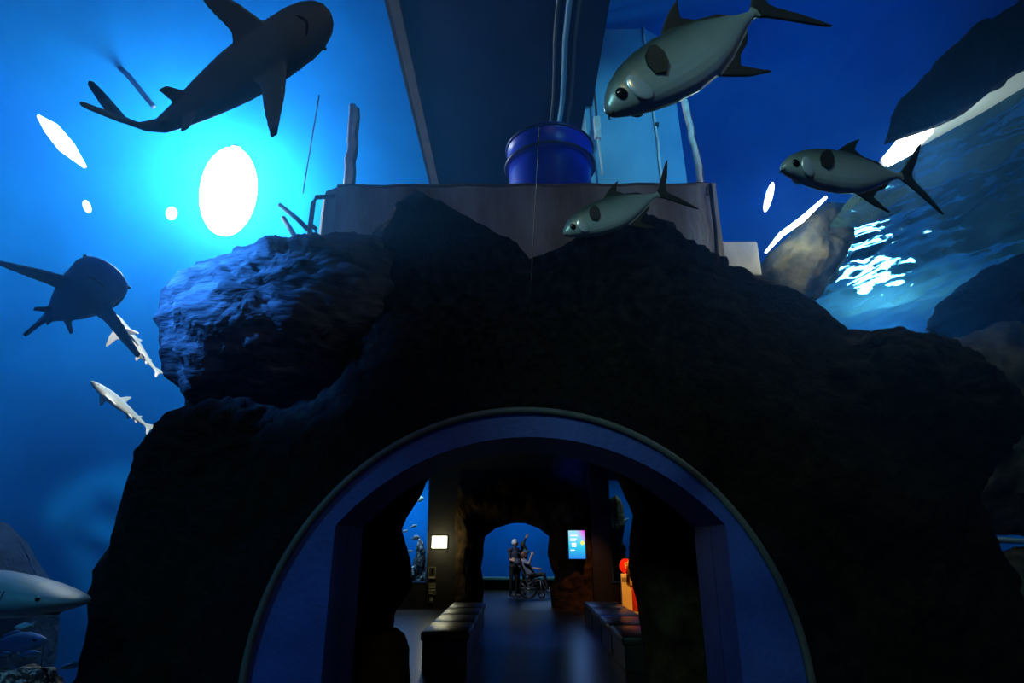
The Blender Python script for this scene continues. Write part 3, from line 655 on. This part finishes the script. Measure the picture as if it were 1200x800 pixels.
def pompano_mesh(name='pompano_body', voxel=.0055):
    bm = bmesh.new()
    S = [(.50, .010, .012, .014), (.485, .022, .035, .035), (.45, .036, .070, .055), (.40, .048, .105, .080), (.32, .058, .140, .115), (.22, .064, .160, .145), (.10, .064, .166, .162), (-.02, .058, .150, .155), (-.14, .046, .112, .120),
         (-.24, .034, .074, .078), (-.32, .024, .044, .044), (-.38, .017, .027, .027), (-.42, .013, .022, .022), (-.44, .008, .020, .020)]
    loft(bm, [(x, 0, 0, hw, a * .86, b * .84) for x, hw, a, b in S], 24)
    fin(bm, [(.06, 0, .13), (.0, 0, .165), (-.08, 0, .205), (-.17, 0, .235), (-.13, 0, .195), (-.10, 0, .155), (-.15, 0, .115), (-.26, 0, .085), (-.32, 0, .04), (-.1, 0, .10)], (0, 1, 0), .006)
    fin(bm, [(.0, 0, -.12), (-.06, 0, -.16), (-.14, 0, -.21), (-.25, 0, -.25), (-.19, 0, -.20), (-.14, 0, -.15), (-.18, 0, -.115), (-.26, 0, -.09), (-.32, 0, -.04), (-.1, 0, -.10)], (0, 1, 0), .006)
    fin(bm, [(-.40, 0, .016), (-.46, 0, .05), (-.54, 0, .12), (-.66, 0, .225), (-.70, 0, .25), (-.66, 0, .19), (-.60, 0, .11), (-.53, 0, .03), (-.515, 0, 0), (-.53, 0, -.03), (-.60, 0, -.11), (-.66, 0, -.19), (-.70, 0, -.25), (-.66, 0, -.225), (-.54, 0, -.12), (-.46, 0, -.05), (-.40, 0, -.016)], (0, 1, 0), .0065)
    me = fuse(bm, voxel, 3); me.name = name; return me
m_pomp = creature_mat('pompano_skin', (.05, .075, .05), (.50, .62, .58), None, rough=.32, metal=.3, zsplit=.04, soft=.09)
pm = pompano_mesh(); pm.materials.append(m_pomp)
# fins and tail are dark: second material by position
m_fin = mat('dark_fin', (.010, .013, .008), .6); pm.materials.append(m_fin)
def inside_body(co):
    S = [(.50, .014), (.45, .062), (.40, .092), (.32, .122), (.22, .140), (.10, .145), (-.02, .135), (-.14, .104), (-.24, .068), (-.32, .041), (-.40, .025), (-.45, .02)]
    if co.x < -.43: return False
    for (x0, h0), (x1, h1) in zip(S, S[1:]):
        if x1 <= co.x <= x0: return abs(co.z) < h1 + (h0 - h1) * (co.x - x1) / (x0 - x1) + .004
    return True
for p in pm.polygons:
    if not inside_body(p.center): p.material_index = 1
SILV = mat('gill_cover_silver', (.65, .75, .72), .25, .5)
def pompano(label, Mx):
    root = empty('pompano', (0, 0, 0), label, 'fish', 'silver fish in front of the rock crest'); root.matrix_world = Mx
    finish('body', pm, None, root)
    for s in (-1, 1):
        bm = bmesh.new(); ball(bm, (.425, s * .040, .012), 0, 2, (.026, .010, .026)); e = obj('eye', bm, EYE, root)
        bm = bmesh.new(); ball(bm, (.352, s * .0455, -.008), 0, 3, (.045, .012, .062)); obj('gill_cover', bm, SILV, root)
        bm = bmesh.new(); fin(bm, [(.272, s * .062, -.005), (.268, s * .064, .04), (.245, s * .066, .075), (.205, s * .068, .095), (.180, s * .070, .085), (.175, s * .072, .045), (.195, s * .072, .0), (.235, s * .068, -.025)], (.1, 1 * s, 0), .005)
        obj('pectoral_fin', bm, m_fin, root, smooth=False)
    bm = bmesh.new(); tube(bm, [(.492, -.022, -.018), (.503, 0, -.014), (.492, .022, -.018)], .004, 5); obj('mouth', bm, MOUTH, root)
def upv(x0, y0, x1, y1): return ray(x1, y1) - ray(x0, y0)
pompano('large silver fish diving in front of the pale blue column', pose(PZ(711, 132, 2.15), PZ(892, 10, 2.5), upv(800, 70, 765, 20) + ray(800, 70) * .02, .47))
pompano('silver fish with forked tail in front of the rippled water', pose(PZ(915, 197, 2.5), PZ(1062, 207, 2.75), upv(1000, 200, 1003, 150) + ray(1000, 200) * .03, .47))
pompano('silver fish swimming just above the rock crest and platform', pose(PZ(661, 274, 3.1), PZ(776, 226, 3.35), upv(720, 250, 705, 210) + ray(720, 250) * .015, .47))

# small fish
def small_fish_mesh(name, deep=.17):
    bm = bmesh.new()
    S = [(.50, .01, .012), (.46, .035, .05), (.36, .06, .10), (.2, .075, .15), (.02, .07, .16), (-.16, .045, .11), (-.3, .022, .055), (-.38, .012, .03)]
    loft(bm, [(x, 0, 0, hw, h * deep / .16, h * deep / .16) for x, hw, h in S], 14)
    fin(bm, [(-.34, 0, .02), (-.50, 0, .14), (-.47, 0, 0), (-.50, 0, -.14), (-.34, 0, -.02)], (0, 1, 0), .008)
    fin(bm, [(.15, 0, deep * .8), (.0, 0, deep * 1.25), (-.2, 0, deep * .85), (-.2, 0, deep * .5)], (0, 1, 0), .007)
    bmesh.ops.recalc_face_normals(bm, faces=bm.faces)
    me = bpy.data.meshes.new(name); bm.to_mesh(me); bm.free(); return me
SF = {}
def small_fish(label, head, tail, kind, group=None, deep=.17, up=(0, 0, 1)):
    if kind not in SF:
        cols = dict(yellowtail=((.1, .35, .6), (.25, .6, .8)), pale=((.35, .6, .75), (.85, .95, 1)), dim=((.015, .10, .30), (.03, .15, .4)), moon=((.6, .8, .9), (.95, 1, 1)))
        me = small_fish_mesh(kind + '_fish', dict(yellowtail=.14, pale=.16, dim=.12, moon=.26)[kind]); me.materials.append(creature_mat(kind + '_fish_skin', *cols[kind])); SF[kind] = me
    root = empty('small_fish', (0, 0, 0), label, 'fish', group); root.matrix_world = pose(head, tail, up, .5)
    finish('body', SF[kind], None, root)
    for s in (-1, 1):
        bm = bmesh.new(); ball(bm, (.38, s * .055, .02), .022, 1); obj('eye', bm, EYE, root)
    return root
small_fish('small blue fish with yellow tail under the grey shark', PZ(49, 765, 5.0), PZ(20, 768, 5.0), 'yellowtail')
small_fish('small blue fish at the tip of the mottled rock', PZ(14, 765, 5.2), PZ(-4, 767, 5.2), 'yellowtail')
small_fish('small blue fish just below the belly of the grey shark', PZ(17, 735, 5.4), PZ(40, 731, 5.4), 'yellowtail')
small_fish('small blue fish beside the foot of the portal rock', PZ(70, 783, 5.0), PZ(102, 776, 5.1), 'yellowtail')
small_fish('long dim fish between the grey shark and the mottled rock', PZ(55, 750, 6.2), PZ(-20, 757, 6.4), 'dim')
small_fish('white-eyed fish peeking out from behind the portal rock', PZ(107, 673, 6.6), PZ(140, 650, 6.8), 'pale')
LWF = [((497, 584), (484, 585), 'moon', 'large white round fish at the top of the window by the sign'), ((478, 621), (470, 624), 'pale', 'small pale fish at the window edge beside the rock pillar'),
       ((489, 615), (480, 618), 'pale', 'small pale fish highest of the three in mid window'), ((492, 629), (482, 631), 'moon', 'round pale fish in mid window above the tank coral'),
       ((484, 645), (475, 647), 'pale', 'small pale fish low in the window beside the tank coral'), ((479, 676), (472, 679), 'pale', 'small pale fish near the foot of the tank coral')]
for h_, t_, k_, l_ in LWF: small_fish(l_, PY(*h_, 18.3), PY(*t_, 18.3), k_, 'fish in the window by the sign')
small_fish('small pale fish in the window behind the fire stand', PY(728, 613, 18.3), PY(737, 607, 18.3), 'pale')
setp(blob('tank_coral', [(474, 714), (482, 670), (487, 650), (490, 632), (496, 634), (500, 660), (506, 714)], 18.8, .3, mat('coral', (.03, .06, .10), .8, color2=(.5, .6, .65), scale=14, bump=1, bscale=14, contrast=(.5, .62)), amp=.10, freq=5), 'mottled coral stack standing in the window by the sign', 'coral')
setp(blob('tank_pillar_rock', [(708, 700), (711, 590), (722, 580), (731, 592), (732, 612), (727, 634), (732, 655), (737, 690), (735, 715)], 18.4, .4, mat('green_rock', (.02, .025, .012), .9, color2=(.05, .06, .02), scale=5, bump=.8), amp=.10, freq=3), 'dark green rock column in the window behind the fire stand', 'rock')

# ================================================================== HALL CONTENTS
lp = setp(blob('rock_pillar', [(372, 520), (440, 520), (507, 545), (500, 562), (488, 582), (476, 602), (468, 622), (476, 640), (479, 662), (477, 690), (468, 706), (461, 722), (460, 745), (462, 850), (372, 850)], 7.6, .5, M['rockbrown'], amp=.05, freq=2.2, n=140, rings=20), 'dark rock pillar inside the arch before the window by the sign', 'rock')
setp(blob('round_boulder', [(420, 745), (440, 735), (462, 735), (474, 742), (479, 760), (479, 850), (420, 850)], 7.2, .35, M['rockbrown'], amp=.03, freq=2), 'rounded boulder at the foot of the dark rock pillar', 'rock')
setp(blob('rock_pillar', [(720, 548), (733, 572), (745, 600), (741, 640), (738, 665), (745, 690), (751, 720), (757, 760), (755, 850), (838, 850), (838, 520), (740, 520)], 7.6, .5, M['rockbrown'], amp=.05, freq=2.2, n=140, rings=20), 'dark rock pillar inside the arch before the fire stand', 'rock')

def bench(x0, x1, y0, y1, h, pads, label):
    root = empty('bench', ((x0 + x1) / 2, y0, 0), label, 'bench', 'black padded benches in the hall')
    adopt(boxo('base', (x0 + .03, y0 + .03, 0.0), (x1 - .03, y1 - .03, h - .12), M['leather'], bev=.01), root)
    L = (y1 - y0) / pads
    for k in range(pads):
        bm = bmesh.new(); bx(bm, (x0, y0 + k * L + .008, h - .125), (x1, y0 + (k + 1) * L - .008, h), .035)
        adopt(obj('seat_pad', bm, M['leather'], smooth=True), root)
        adopt(boxo('side_seam', (x0 + .02, y0 + (k + 1) * L - .012, .02), (x0 + .045, y0 + (k + 1) * L + .012, h - .12), M['black']), root)
    return root
bench(-1.33, -.66, 9.0, 13.4, .47, 4, 'long black padded bench below the lit white sign')
bench(1.40, 2.15, 8.9, 11.3, .43, 2, 'black padded bench whose end touches the rock pillar')
bench(1.42, 2.15, 11.4, 14.1, .43, 2, 'black padded bench between another bench and the lit screen')

# lit sign, notices, stand with lettering, screen
def sign_plate(px0, py0, px1, py1, Y, th=.03): return PY(px0, py1, Y), PY(px1, py0, Y)
a, b = sign_plate(506, 628, 524, 642, YW - .2)
sg = empty('lit_sign', (a.x, a.y, a.z), 'glowing blank white sign on the dark board wall', 'sign')
adopt(boxo('panel', (a.x, YW - .22, a.z), (b.x, YW - .18, b.z), mat('sign_glow', (1, 1, .95), .5, emit=(1, 1, .82), estr=3.0)), sg)
adopt(boxo('frame', (a.x - .02, YW - .19, a.z - .02), (b.x + .02, YW - .15, b.z + .02), M['dark']), sg)
light('lit_sign_light', 'POINT', ((a.x + b.x) / 2, YW - .6, (a.z + b.z) / 2), 14, (1, .95, .55), .15, parent=sg)
PLATE = mat('notice_board', (.16, .14, .08), .6); MARK = mat('notice_mark', (.45, .12, .05), .6); MARKW = mat('notice_text', (.45, .42, .3), .6)
def notice(px0, py0, px1, py1, label, marks):
    a, b = sign_plate(px0, py0, px1, py1, YW - .16)
    root = empty('notice_plate', (a.x, YW - .16, a.z), label, 'notice')
    adopt(boxo('plate', (a.x, YW - .18, a.z), (b.x, YW - .15, b.z), PLATE), root)
    W, H = b.x - a.x, b.z - a.z
    for u0, v0, u1, v1, mm in marks:
        adopt(boxo('mark', (a.x + W * u0, YW - .19, a.z + H * v0), (a.x + W * u1, YW - .18, a.z + H * v1), mm), root)
notice(502, 664, 511, 678, 'framed notice with a red mark below the lit sign', [(.1, .25, .9, .95, M['dark']), (.42, .35, .6, .85, MARK), (.3, .75, .5, .85, MARK), (.1, .05, .9, .18, MARKW)])
notice(502, 683, 511, 697, 'dim notice plate under the framed notice', [(.1, .6, .9, .7, MARKW), (.1, .35, .9, .45, MARKW), (.1, .1, .6, .2, MARKW)])
notice(503, 699, 508, 706, 'smallest notice plate at the bottom of the wall', [(.15, .3, .85, .7, MARKW)])
a, b = PY(546, 705, 15.5), PY(546, 641, 15.5)
st = empty('sign_stand', (a.x, 15.5, 0), 'slim floor stand with an upright lettered plate', 'sign')
bm = bmesh.new(); lathe(bm, [(.16, 0), (.16, .02), (.03, .03)], 20, (a.x, 15.5, 0)); adopt(obj('base', bm, M['dark']), st)
adopt(tubeo('pole', [(a.x, 15.5, .02), (a.x, 15.5, b.z)], .022, mat('pole_metal', (.18, .16, .10), .4, .5)), st)
zz = PY(546, 663, 15.5).z
adopt(boxo('plate', (a.x - .055, 15.46, zz), (a.x + .055, 15.48, b.z), mat('pole_plate', (.10, .09, .06), .5)), st)
for k in range(6):
    z0 = zz + (b.z - zz) * (k + .15) / 6
    adopt(boxo('letter', (a.x - .035, 15.45, z0), (a.x + (.02 if k % 2 else .035), 15.46, z0 + (b.z - zz) * .1), mat('letter_white', (.6, .58, .45), .5)), st)
a, b = sign_plate(667, 621.5, 685, 654.5, YW - .55)
sc = empty('info_screen', (a.x, YW - .5, a.z), 'upright glowing cyan and magenta screen on the rock wall', 'screen')
adopt(boxo('bezel', (a.x - .03, YW - .54, a.z - .03), (b.x + .03, YW - .3, b.z + .03), M['black']), sc)
ms = bpy.data.materials.new('screen_picture'); ms.use_nodes = True; nt = ms.node_tree; bs = nt.nodes['Principled BSDF']
tc = nt.nodes.new('ShaderNodeTexCoord'); sx = nt.nodes.new('ShaderNodeSeparateXYZ'); nt.links.new(tc.outputs['Generated'], sx.inputs[0])
rp = nt.nodes.new('ShaderNodeValToRGB'); e = rp.color_ramp.elements; e[0].position = 0; e[0].color = (.02, .22, .75, 1); e[1].position = 1; e[1].color = (.35, .75, .9, 1); q = e.new(.45); q.color = (.03, .6, .8, 1)
nt.links.new(sx.outputs['Z'], rp.inputs[0])
gm = nt.nodes.new('ShaderNodeMath'); gm.operation = 'MULTIPLY'; nt.links.new(sx.outputs['X'], gm.inputs[0]); nt.links.new(sx.outputs['Z'], gm.inputs[1])
mr = nt.nodes.new('ShaderNodeMapRange'); mr.inputs['From Min'].default_value = .45; mr.inputs['From Max'].default_value = .9; nt.links.new(gm.outputs[0], mr.inputs[0])
mx = nt.nodes.new('ShaderNodeMix'); mx.data_type = 'RGBA'; mx.inputs['B'].default_value = (.75, .08, .75, 1); nt.links.new(mr.outputs[0], mx.inputs['Factor']); nt.links.new(rp.outputs[0], mx.inputs['A'])
nt.links.new(mx.outputs['Result'], bs.inputs['Emission Color']); bs.inputs['Emission Strength'].default_value = 1.1; bs.inputs['Base Color'].default_value = (0, 0, 0, 1)
adopt(boxo('display', (a.x, YW - .56, a.z), (b.x, YW - .54, b.z), ms), sc)
TW = mat('screen_text', (1, 1, 1), .5, emit=(.9, .95, 1), estr=1.1); TY = mat('screen_yellow', (1, .8, .1), .5, emit=(1, .75, .05), estr=1.1)
W, H = b.x - a.x, b.z - a.z
for u0, v0, u1, v1, mm in ((.1, .80, .55, .84, TW), (.1, .69, .5, .72, TW), (.1, .63, .42, .66, TW), (.18, .42, .45, .56, TW), (.1, .29, .36, .32, TW)):
    adopt(boxo('text_line', (a.x + W * u0, YW - .565, a.z + H * v0), (a.x + W * u1, YW - .56, a.z + H * v1), mm), sc)
bm = bmesh.new(); ball(bm, (a.x + W * .84, YW - .56, a.z + H * .56), 0, 2, (.05, .008, .05)); adopt(obj('picture_spot', bm, TY), sc)
light('screen_light', 'POINT', ((a.x + b.x) / 2, YW - 1.0, (a.z + b.z) / 2), 4, (.06, .18, 1), .2, parent=sc)

# fire stand and extinguisher on a low plinth
YE = 14.6
p0, p1 = PY(730, 716, YE), PY(741, 672, YE)
pl = setp(boxo('low_plinth', (2.2, 13.9, 0), (3.4, 15.3, p0.z), mat('plinth_wood', (.35, .25, .15), .6, color2=(.45, .32, .2), scale=3), bev=.01), 'low pale plinth under the fire stand', 'plinth')
fs = empty('fire_stand', (p0.x, YE, p0.z), 'white equipment stand with a round red sign, lit orange', 'stand')
WOR = mat('cream_panel', (.75, .62, .42), .5)
adopt(boxo('cabinet', (p0.x, YE, p0.z + .005), (p1.x, YE + .18, p1.z), WOR, bev=.01), fs)
adopt(boxo('notice', (p0.x + .02, YE - .01, p1.z - .16), (p1.x - .06, YE, p1.z - .08), mat('notice_grey', (.25, .18, .1), .6)), fs)
ds = PY(733, 663, YE)
adopt(tubeo('pole', [(p1.x - .05, YE + .1, p1.z), (p1.x - .05, YE + .1, ds.z)], .02, WOR), fs)
bm = bmesh.new(); lathe(bm, [(.16, 0), (.16, .02), (.01, .021)], 28); bm.transform(Matrix.Translation(Vector((ds.x + .02, YE + .05, ds.z))) @ Matrix.Rotation(R(90), 4, 'X'))
adopt(obj('sign_disc', bm, mat('sign_red', (.75, .02, .03), .5), smooth=False), fs)
fc = bpy.data.curves.new('letter', 'FONT'); fc.body = 'F'; fc.size = .2; fc.extrude = .004; fc.align_x = 'CENTER'; fc.align_y = 'CENTER'
to = bpy.data.objects.new('tmp', fc); COL.objects.link(to); dg = bpy.context.evaluated_depsgraph_get(); me = bpy.data.meshes.new_from_object(to.evaluated_get(dg)); bpy.data.objects.remove(to)
lt = finish('letter', me, mat('sign_white', (.95, .85, .75), .5), None, False); lt.location = (ds.x + .02, YE + .02, ds.z); lt.rotation_euler = (R(90), 0, 0); bpy.context.view_layer.update()
mw = lt.matrix_world.copy(); adopt(lt, fs)
ex = PY(745.5, 716, YE + .0)
fe = empty('fire_extinguisher', (ex.x, YE, p0.z), 'red fire extinguisher with a yellow nozzle beside the cream stand', 'extinguisher')
RED = mat('extinguisher_red', (.7, .03, .01), .35); YEL = mat('nozzle_yellow', (.9, .6, .05), .4)
bm = bmesh.new(); lathe(bm, [(.06, 0.003), (.075, .02), (.075, .42), (.055, .50), (.025, .53), (.025, .56)], 20, (ex.x, YE, p0.z)); adopt(obj('cylinder', bm, RED), fe)
adopt(tubeo('hose', [(ex.x, YE - .02, p0.z + .56), (ex.x - .08, YE - .08, p0.z + .66), (ex.x - .12, YE - .1, p0.z + .8)], .016, M['black']), fe)
adopt(tubeo('nozzle', [(ex.x - .12, YE - .1, p0.z + .78), (ex.x - .12, YE - .1, p0.z + 1.0), (ex.x - .12, YE - .1, p0.z + 1.06)], [.04, .034, .02], YEL), fe)
bm = bmesh.new(); bx(bm, (ex.x - .06, YE - .02, p0.z + .56), (ex.x + .05, YE + .02, p0.z + .60), .008); adopt(obj('handle', bm, M['black'], smooth=False), fe)
sp = empty('orange_spot', (2.7, 13.2, 3.5), 'small orange ceiling spot above the fire stand', 'lamp')
bm = bmesh.new(); lathe(bm, [(.07, 0.1), (.08, .0), (.07, -.12), (.06, -.12)], 16, (2.7, 13.2, 3.48)); adopt(obj('can', bm, M['black']), sp)
light('orange_spot_light', 'SPOT', (2.7, 13.2, 3.3), 550, (1, .42, .06), .08, (2.55, YE, .6), 34, .6, parent=sp)
light('orange_wash', 'SPOT', (2.3, 15.2, 3.4), 160, (1, .4, .08), .1, (1.75, 17.0, .5), 40, .9)

# ---- people: each body one continuous surface, coloured by region
SKIN = mat('skin', (.55, .33, .25), .5); HAIRG = mat('grey_hair', (.62, .62, .64), .7); HAIRD = mat('dark_hair', (.02, .015, .012), .6); HAIRB = mat('auburn_hair', (.18, .07, .05), .6)
def person(label, base, J, cloth, hair, hairm, fingers, group='visitors'):
    """J: joints in metres; cloth: material per region"""
    root = empty('person', base, label, 'person', group)
    V = {k: Vector(p) for k, p in J.items()}
    bm = bmesh.new(); segs = []
    def seg(a, b, r0, r1, reg): capsule(bm, V[a], r0, V[b], r1); segs.append((V[a], V[b], reg))
    up = (V['neck'] - V['pelvis']).normalized(); side = (V['sh_r'] - V['sh_l']).normalized(); fwd = side.cross(up).normalized() * -1
    seg('pelvis', 'waist', .145, .135, 'top'); seg('waist', 'chest', .135, .15, 'top'); seg('chest', 'neck', .13, .055, 'top')
    seg('sh_l', 'sh_r', .075, .075, 'top'); seg('hip_l', 'hip_r', .10, .10, 'bottom')
    seg('neck', 'head', .052, .06, 'skin')
    for s in 'lr':
        seg('sh_' + s, 'el_' + s, .055, .042, 'sleeve'); seg('el_' + s, 'wr_' + s, .040, .028, 'fore')
        seg('hip_' + s, 'kn_' + s, .088, .058, 'bottom'); seg('kn_' + s, 'an_' + s, .056, .040, 'bottom'); seg('an_' + s, 'toe_' + s, .042, .032, 'shoe')
        d = (V['wr_' + s] - V['el_' + s]).normalized(); sd = d.cross(Vector((.2, 1, .1))).normalized(); nn = sd.cross(d)
        palm = V['wr_' + s] + d * .07; V['pa' + s] = palm; segs.append((V['wr_' + s], palm + d * .1, 'hand'))
        tube(bm, [V['wr_' + s], palm], [.028, .036], 10)
        for k, ln in enumerate((.065, .08, .075, .058)):
            r0 = palm + sd * (-.03 + .02 * k); r1 = r0 + d * ln * .55 + nn * .008; r2 = r1 + d * ln * .45 + nn * .025
            tube(bm, [r0 - d * .02, r0, r1, r2], [.010, .010, .009, .007], 6)
        tube(bm, [palm - d * .05 - sd * .02, palm - d * .02 - sd * .05, palm + d * .02 - sd * .065], [.011, .010, .008], 6)
    hv = V['head']; look = Vector(J['look']).normalized(); hs = look.cross(Vector((0, 0, 1))).normalized(); hu = hs.cross(look)
    hm = Matrix((hs, look, hu)).transposed()
    for c, s in (((0, 0, .02), (.075, .092, .105)), ((0, .03, -.05), (.055, .06, .06)), ((0, .098, -.005), (.014, .02, .022)), ((.078, -.01, 0), (.012, .022, .03)), ((-.078, -.01, 0), (.012, .022, .03))):
        q = bmesh.ops.create_icosphere(bm, subdivisions=2, radius=1)
        for vv in q['verts']: vv.co = hv + hm @ (Vector((vv.co.x * s[0], vv.co.y * s[1], vv.co.z * s[2])) + Vector(c))
    segs.append((hv - hu * .05, hv + hu * .06, 'skin'))
    me = fuse(bm, .0095, 2); me.name = 'person_body'
    regs = list(cloth); 
    for k in regs: me.materials.append(cloth[k])
    for p in me.polygons:
        best, br = 9, 'top'
        for a, b, reg in segs:
            ab = b - a; t = max(0, min(1, (p.center - a).dot(ab) / max(1e-9, ab.length_squared))); d_ = (p.center - a - ab * t).length
            wgt = d_ - (.07 if reg == 'top' else .04 if reg == 'bottom' else .03)
            if wgt < best: best, br = wgt, reg
        p.material_index = regs.index(br)
    finish('body', me, None, root)
    # hair cap
    bm = bmesh.new(); q = bmesh.ops.create_icosphere(bm, subdivisions=3, radius=1)
    for vv in q['verts']:
        c = Vector((vv.co.x * .086, vv.co.y * .104 - .010, vv.co.z * .115 + .030)); 
        if c.y > .03 and c.z < .07: c = Vector((c.x * .8, c.y * .7, c.z))
        if c.z < -.02 * hair: c.z = -.02 - (.06 * hair if hair > 1 else 0)
        vv.co = hv + hm @ c
    obj('hair', bm, hairm, root)
    for s in (-1, 1):
        bm = bmesh.new(); ball(bm, hv + hm @ Vector((.032 * s, .086, .012)), .010, 1); obj('eye', bm, EYE, root)
    bm = bmesh.new(); tube(bm, [hv + hm @ Vector((x, .090, -.055)) for x in (-.022, 0, .022)], .005, 5); obj('mouth', bm, mat('lips', (.35, .12, .1), .5), root)
    return root
def cl(top, bottom, sleeve=None, fore=None, shoe=(.02, .02, .02)):
    T = mat('shirt', top, .8, color2=tuple(c * 1.6 for c in top), scale=9)
    return dict(top=T, bottom=mat('trousers', bottom, .8), sleeve=T if sleeve is None else mat('sleeve', sleeve, .8), fore=SKIN if fore is None else mat('cuff', fore, .8), skin=SKIN, hand=SKIN, shoe=mat('shoe', shoe, .5))
YG = 20.6
def gx(px): return (PY(px, 690, YG)).x
x0 = gx(602)
person('grey-haired person in dark shirt standing behind the wheelchair', (x0, YG, 0), dict(
    pelvis=(0, 0, .95), waist=(.0, 0, 1.08), chest=(.02, 0, 1.30), neck=(.03, 0, 1.50), head=(.05, 0, 1.63), look=(.9, .35, .15), sh_l=(-.13, -.10, 1.42), sh_r=(.14, .14, 1.42),
    el_l=(-.13, -.15, 1.14), wr_l=(.10, -.22, 1.06), el_r=(.22, .10, 1.16), wr_r=(.36, .02, 1.02), hip_l=(-.06, -.07, .92), hip_r=(.06, .07, .92), kn_l=(-.08, -.08, .50), kn_r=(.08, .06, .50),
    an_l=(-.10, -.06, .075), an_r=(.08, .08, .075), toe_l=(.04, -.14, .04), toe_r=(.22, .02, .04)), cl((.02, .025, .05), (.006, .006, .008)), .8, HAIRG, None)
person('dark-haired person leaning forward behind the wheelchair, one arm raised high', (gx(611), YG + .35, 0), dict(
    pelvis=(-.02, 0, .92), waist=(.02, 0, 1.05), chest=(.06, 0, 1.25), neck=(.08, 0, 1.42), head=(.06, .02, 1.55), look=(.3, .9, .2), sh_l=(-.08, 0, 1.36), sh_r=(.20, .02, 1.37),
    el_l=(-.12, .05, 1.12), wr_l=(.02, -.05, 1.0), el_r=(.08, -.05, 1.60), wr_r=(.16, -.02, 1.80), hip_l=(-.10, 0, .90), hip_r=(.08, 0, .90), kn_l=(-.10, .02, .48), kn_r=(.10, .02, .48),
    an_l=(-.10, .02, .075), an_r=(.10, .02, .075), toe_l=(-.06, .16, .04), toe_r=(.14, .16, .04)), cl((.02, .10, .14), (.01, .01, .012), sleeve=(.008, .008, .01), fore=(.008, .008, .01)), 1.6, HAIRD, None)
xw = gx(619)
wc = empty('wheelchair', (xw, YG - .15, 0), 'black wheelchair tipped back with a rider', 'wheelchair')
MET = mat('chair_metal', (.5, .52, .55), .3, .8)
def wheel(cx, cy, r, th, nsp):
    bm = bmesh.new(); tube(bm, [(cx + r * math.cos(a), cy, r + .004 + r * math.sin(a)) for a in [2 * math.pi * i / 28 for i in range(29)]], th, 6, False)
    o = obj('wheel', bm, M['black'], wc)
    for k in range(nsp):
        a = 2 * math.pi * k / nsp
        obj_ = tubeo('spoke', [(cx, cy, r), (cx + r * math.cos(a), cy, r + r * math.sin(a))], .005, MET, wc, 4); obj_.parent = o
    bm = bmesh.new(); ball(bm, (cx, cy, r), .03, 2); obj('hub', bm, MET, o)
for cy in (-.26, .26):
    wheel(0, cy, .28, .022, 10); wheel(.42, cy * .85, .09, .018, 5)
tilt = Vector((-.34, 0, .62))
bm = bmesh.new()
for yy in (-.22, .22):
    tube(bm, [(-.02, yy, .45), (-.25, yy, .92), (-.38, yy, 1.0)], .014, 6); tube(bm, [(-.02, yy, .45), (.40, yy, .55), (.58, yy, .22), (.75, yy, .20)], .014, 6); tube(bm, [(.42, yy * .85, .1), (.38, yy, .52)], .012, 6); tube(bm, [(0, yy, .28), (0, yy, .48)], .014, 6)
obj('frame', bm, MET, wc)
bm = bmesh.new(); fin(bm, [(-.02, -.21, .48), (-.02, .21, .48), (.40, .21, .57), (.40, -.21, .57)], (-.2, 0, 1), .025); obj('seat', bm, M['black'], wc, False)
bm = bmesh.new(); fin(bm, [(-.03, -.21, .48), (-.03, .21, .48), (-.27, .21, .98), (-.27, -.21, .98)], (.9, 0, .4), .025); obj('backrest', bm, M['black'], wc, False)
for yy in (-.24, .24):
    tubeo('armrest', [(-.10, yy, .70), (.12, yy, .72), (.26, yy, .72)], .025, M['black'], wc)
bm = bmesh.new(); bx(bm, (.60, -.18, .19), (.80, .18, .215)); obj('footrest', bm, MET, wc, False)
person('person sitting back in the wheelchair with one hand raised', (xw, YG - .15, 0), dict(
    pelvis=(.10, 0, .67), waist=(.04, 0, .78), chest=(-.06, 0, .96), neck=(-.12, 0, 1.14), head=(-.11, 0, 1.27), look=(.7, .5, .55), sh_l=(-.10, -.17, 1.06), sh_r=(-.10, .17, 1.06),
    el_l=(.02, -.26, 1.02), wr_l=(.10, -.26, 1.25), el_r=(.10, .26, .88), wr_r=(.30, .18, .86), hip_l=(.10, -.10, .66), hip_r=(.10, .10, .66), kn_l=(.50, -.11, .70), kn_r=(.50, .11, .70),
    an_l=(.62, -.11, .29), an_r=(.64, .11, .29), toe_l=(.78, -.11, .26), toe_r=(.80, .11, .26)), cl((.16, .18, .26), (.03, .025, .03), shoe=(.7, .72, .75)), 1.6, HAIRB, None)
setp(tubeo('shoulder_bag', [(x0 + .10, YG - .30, .98), (x0 + .12, YG - .30, 1.06), (x0 + .12, YG - .28, 1.16)], [.10, .12, .07], mat('bag_cloth', (.04, .05, .09), .7), n=12), 'small dark bag held at the waist of the standing person', 'bag')
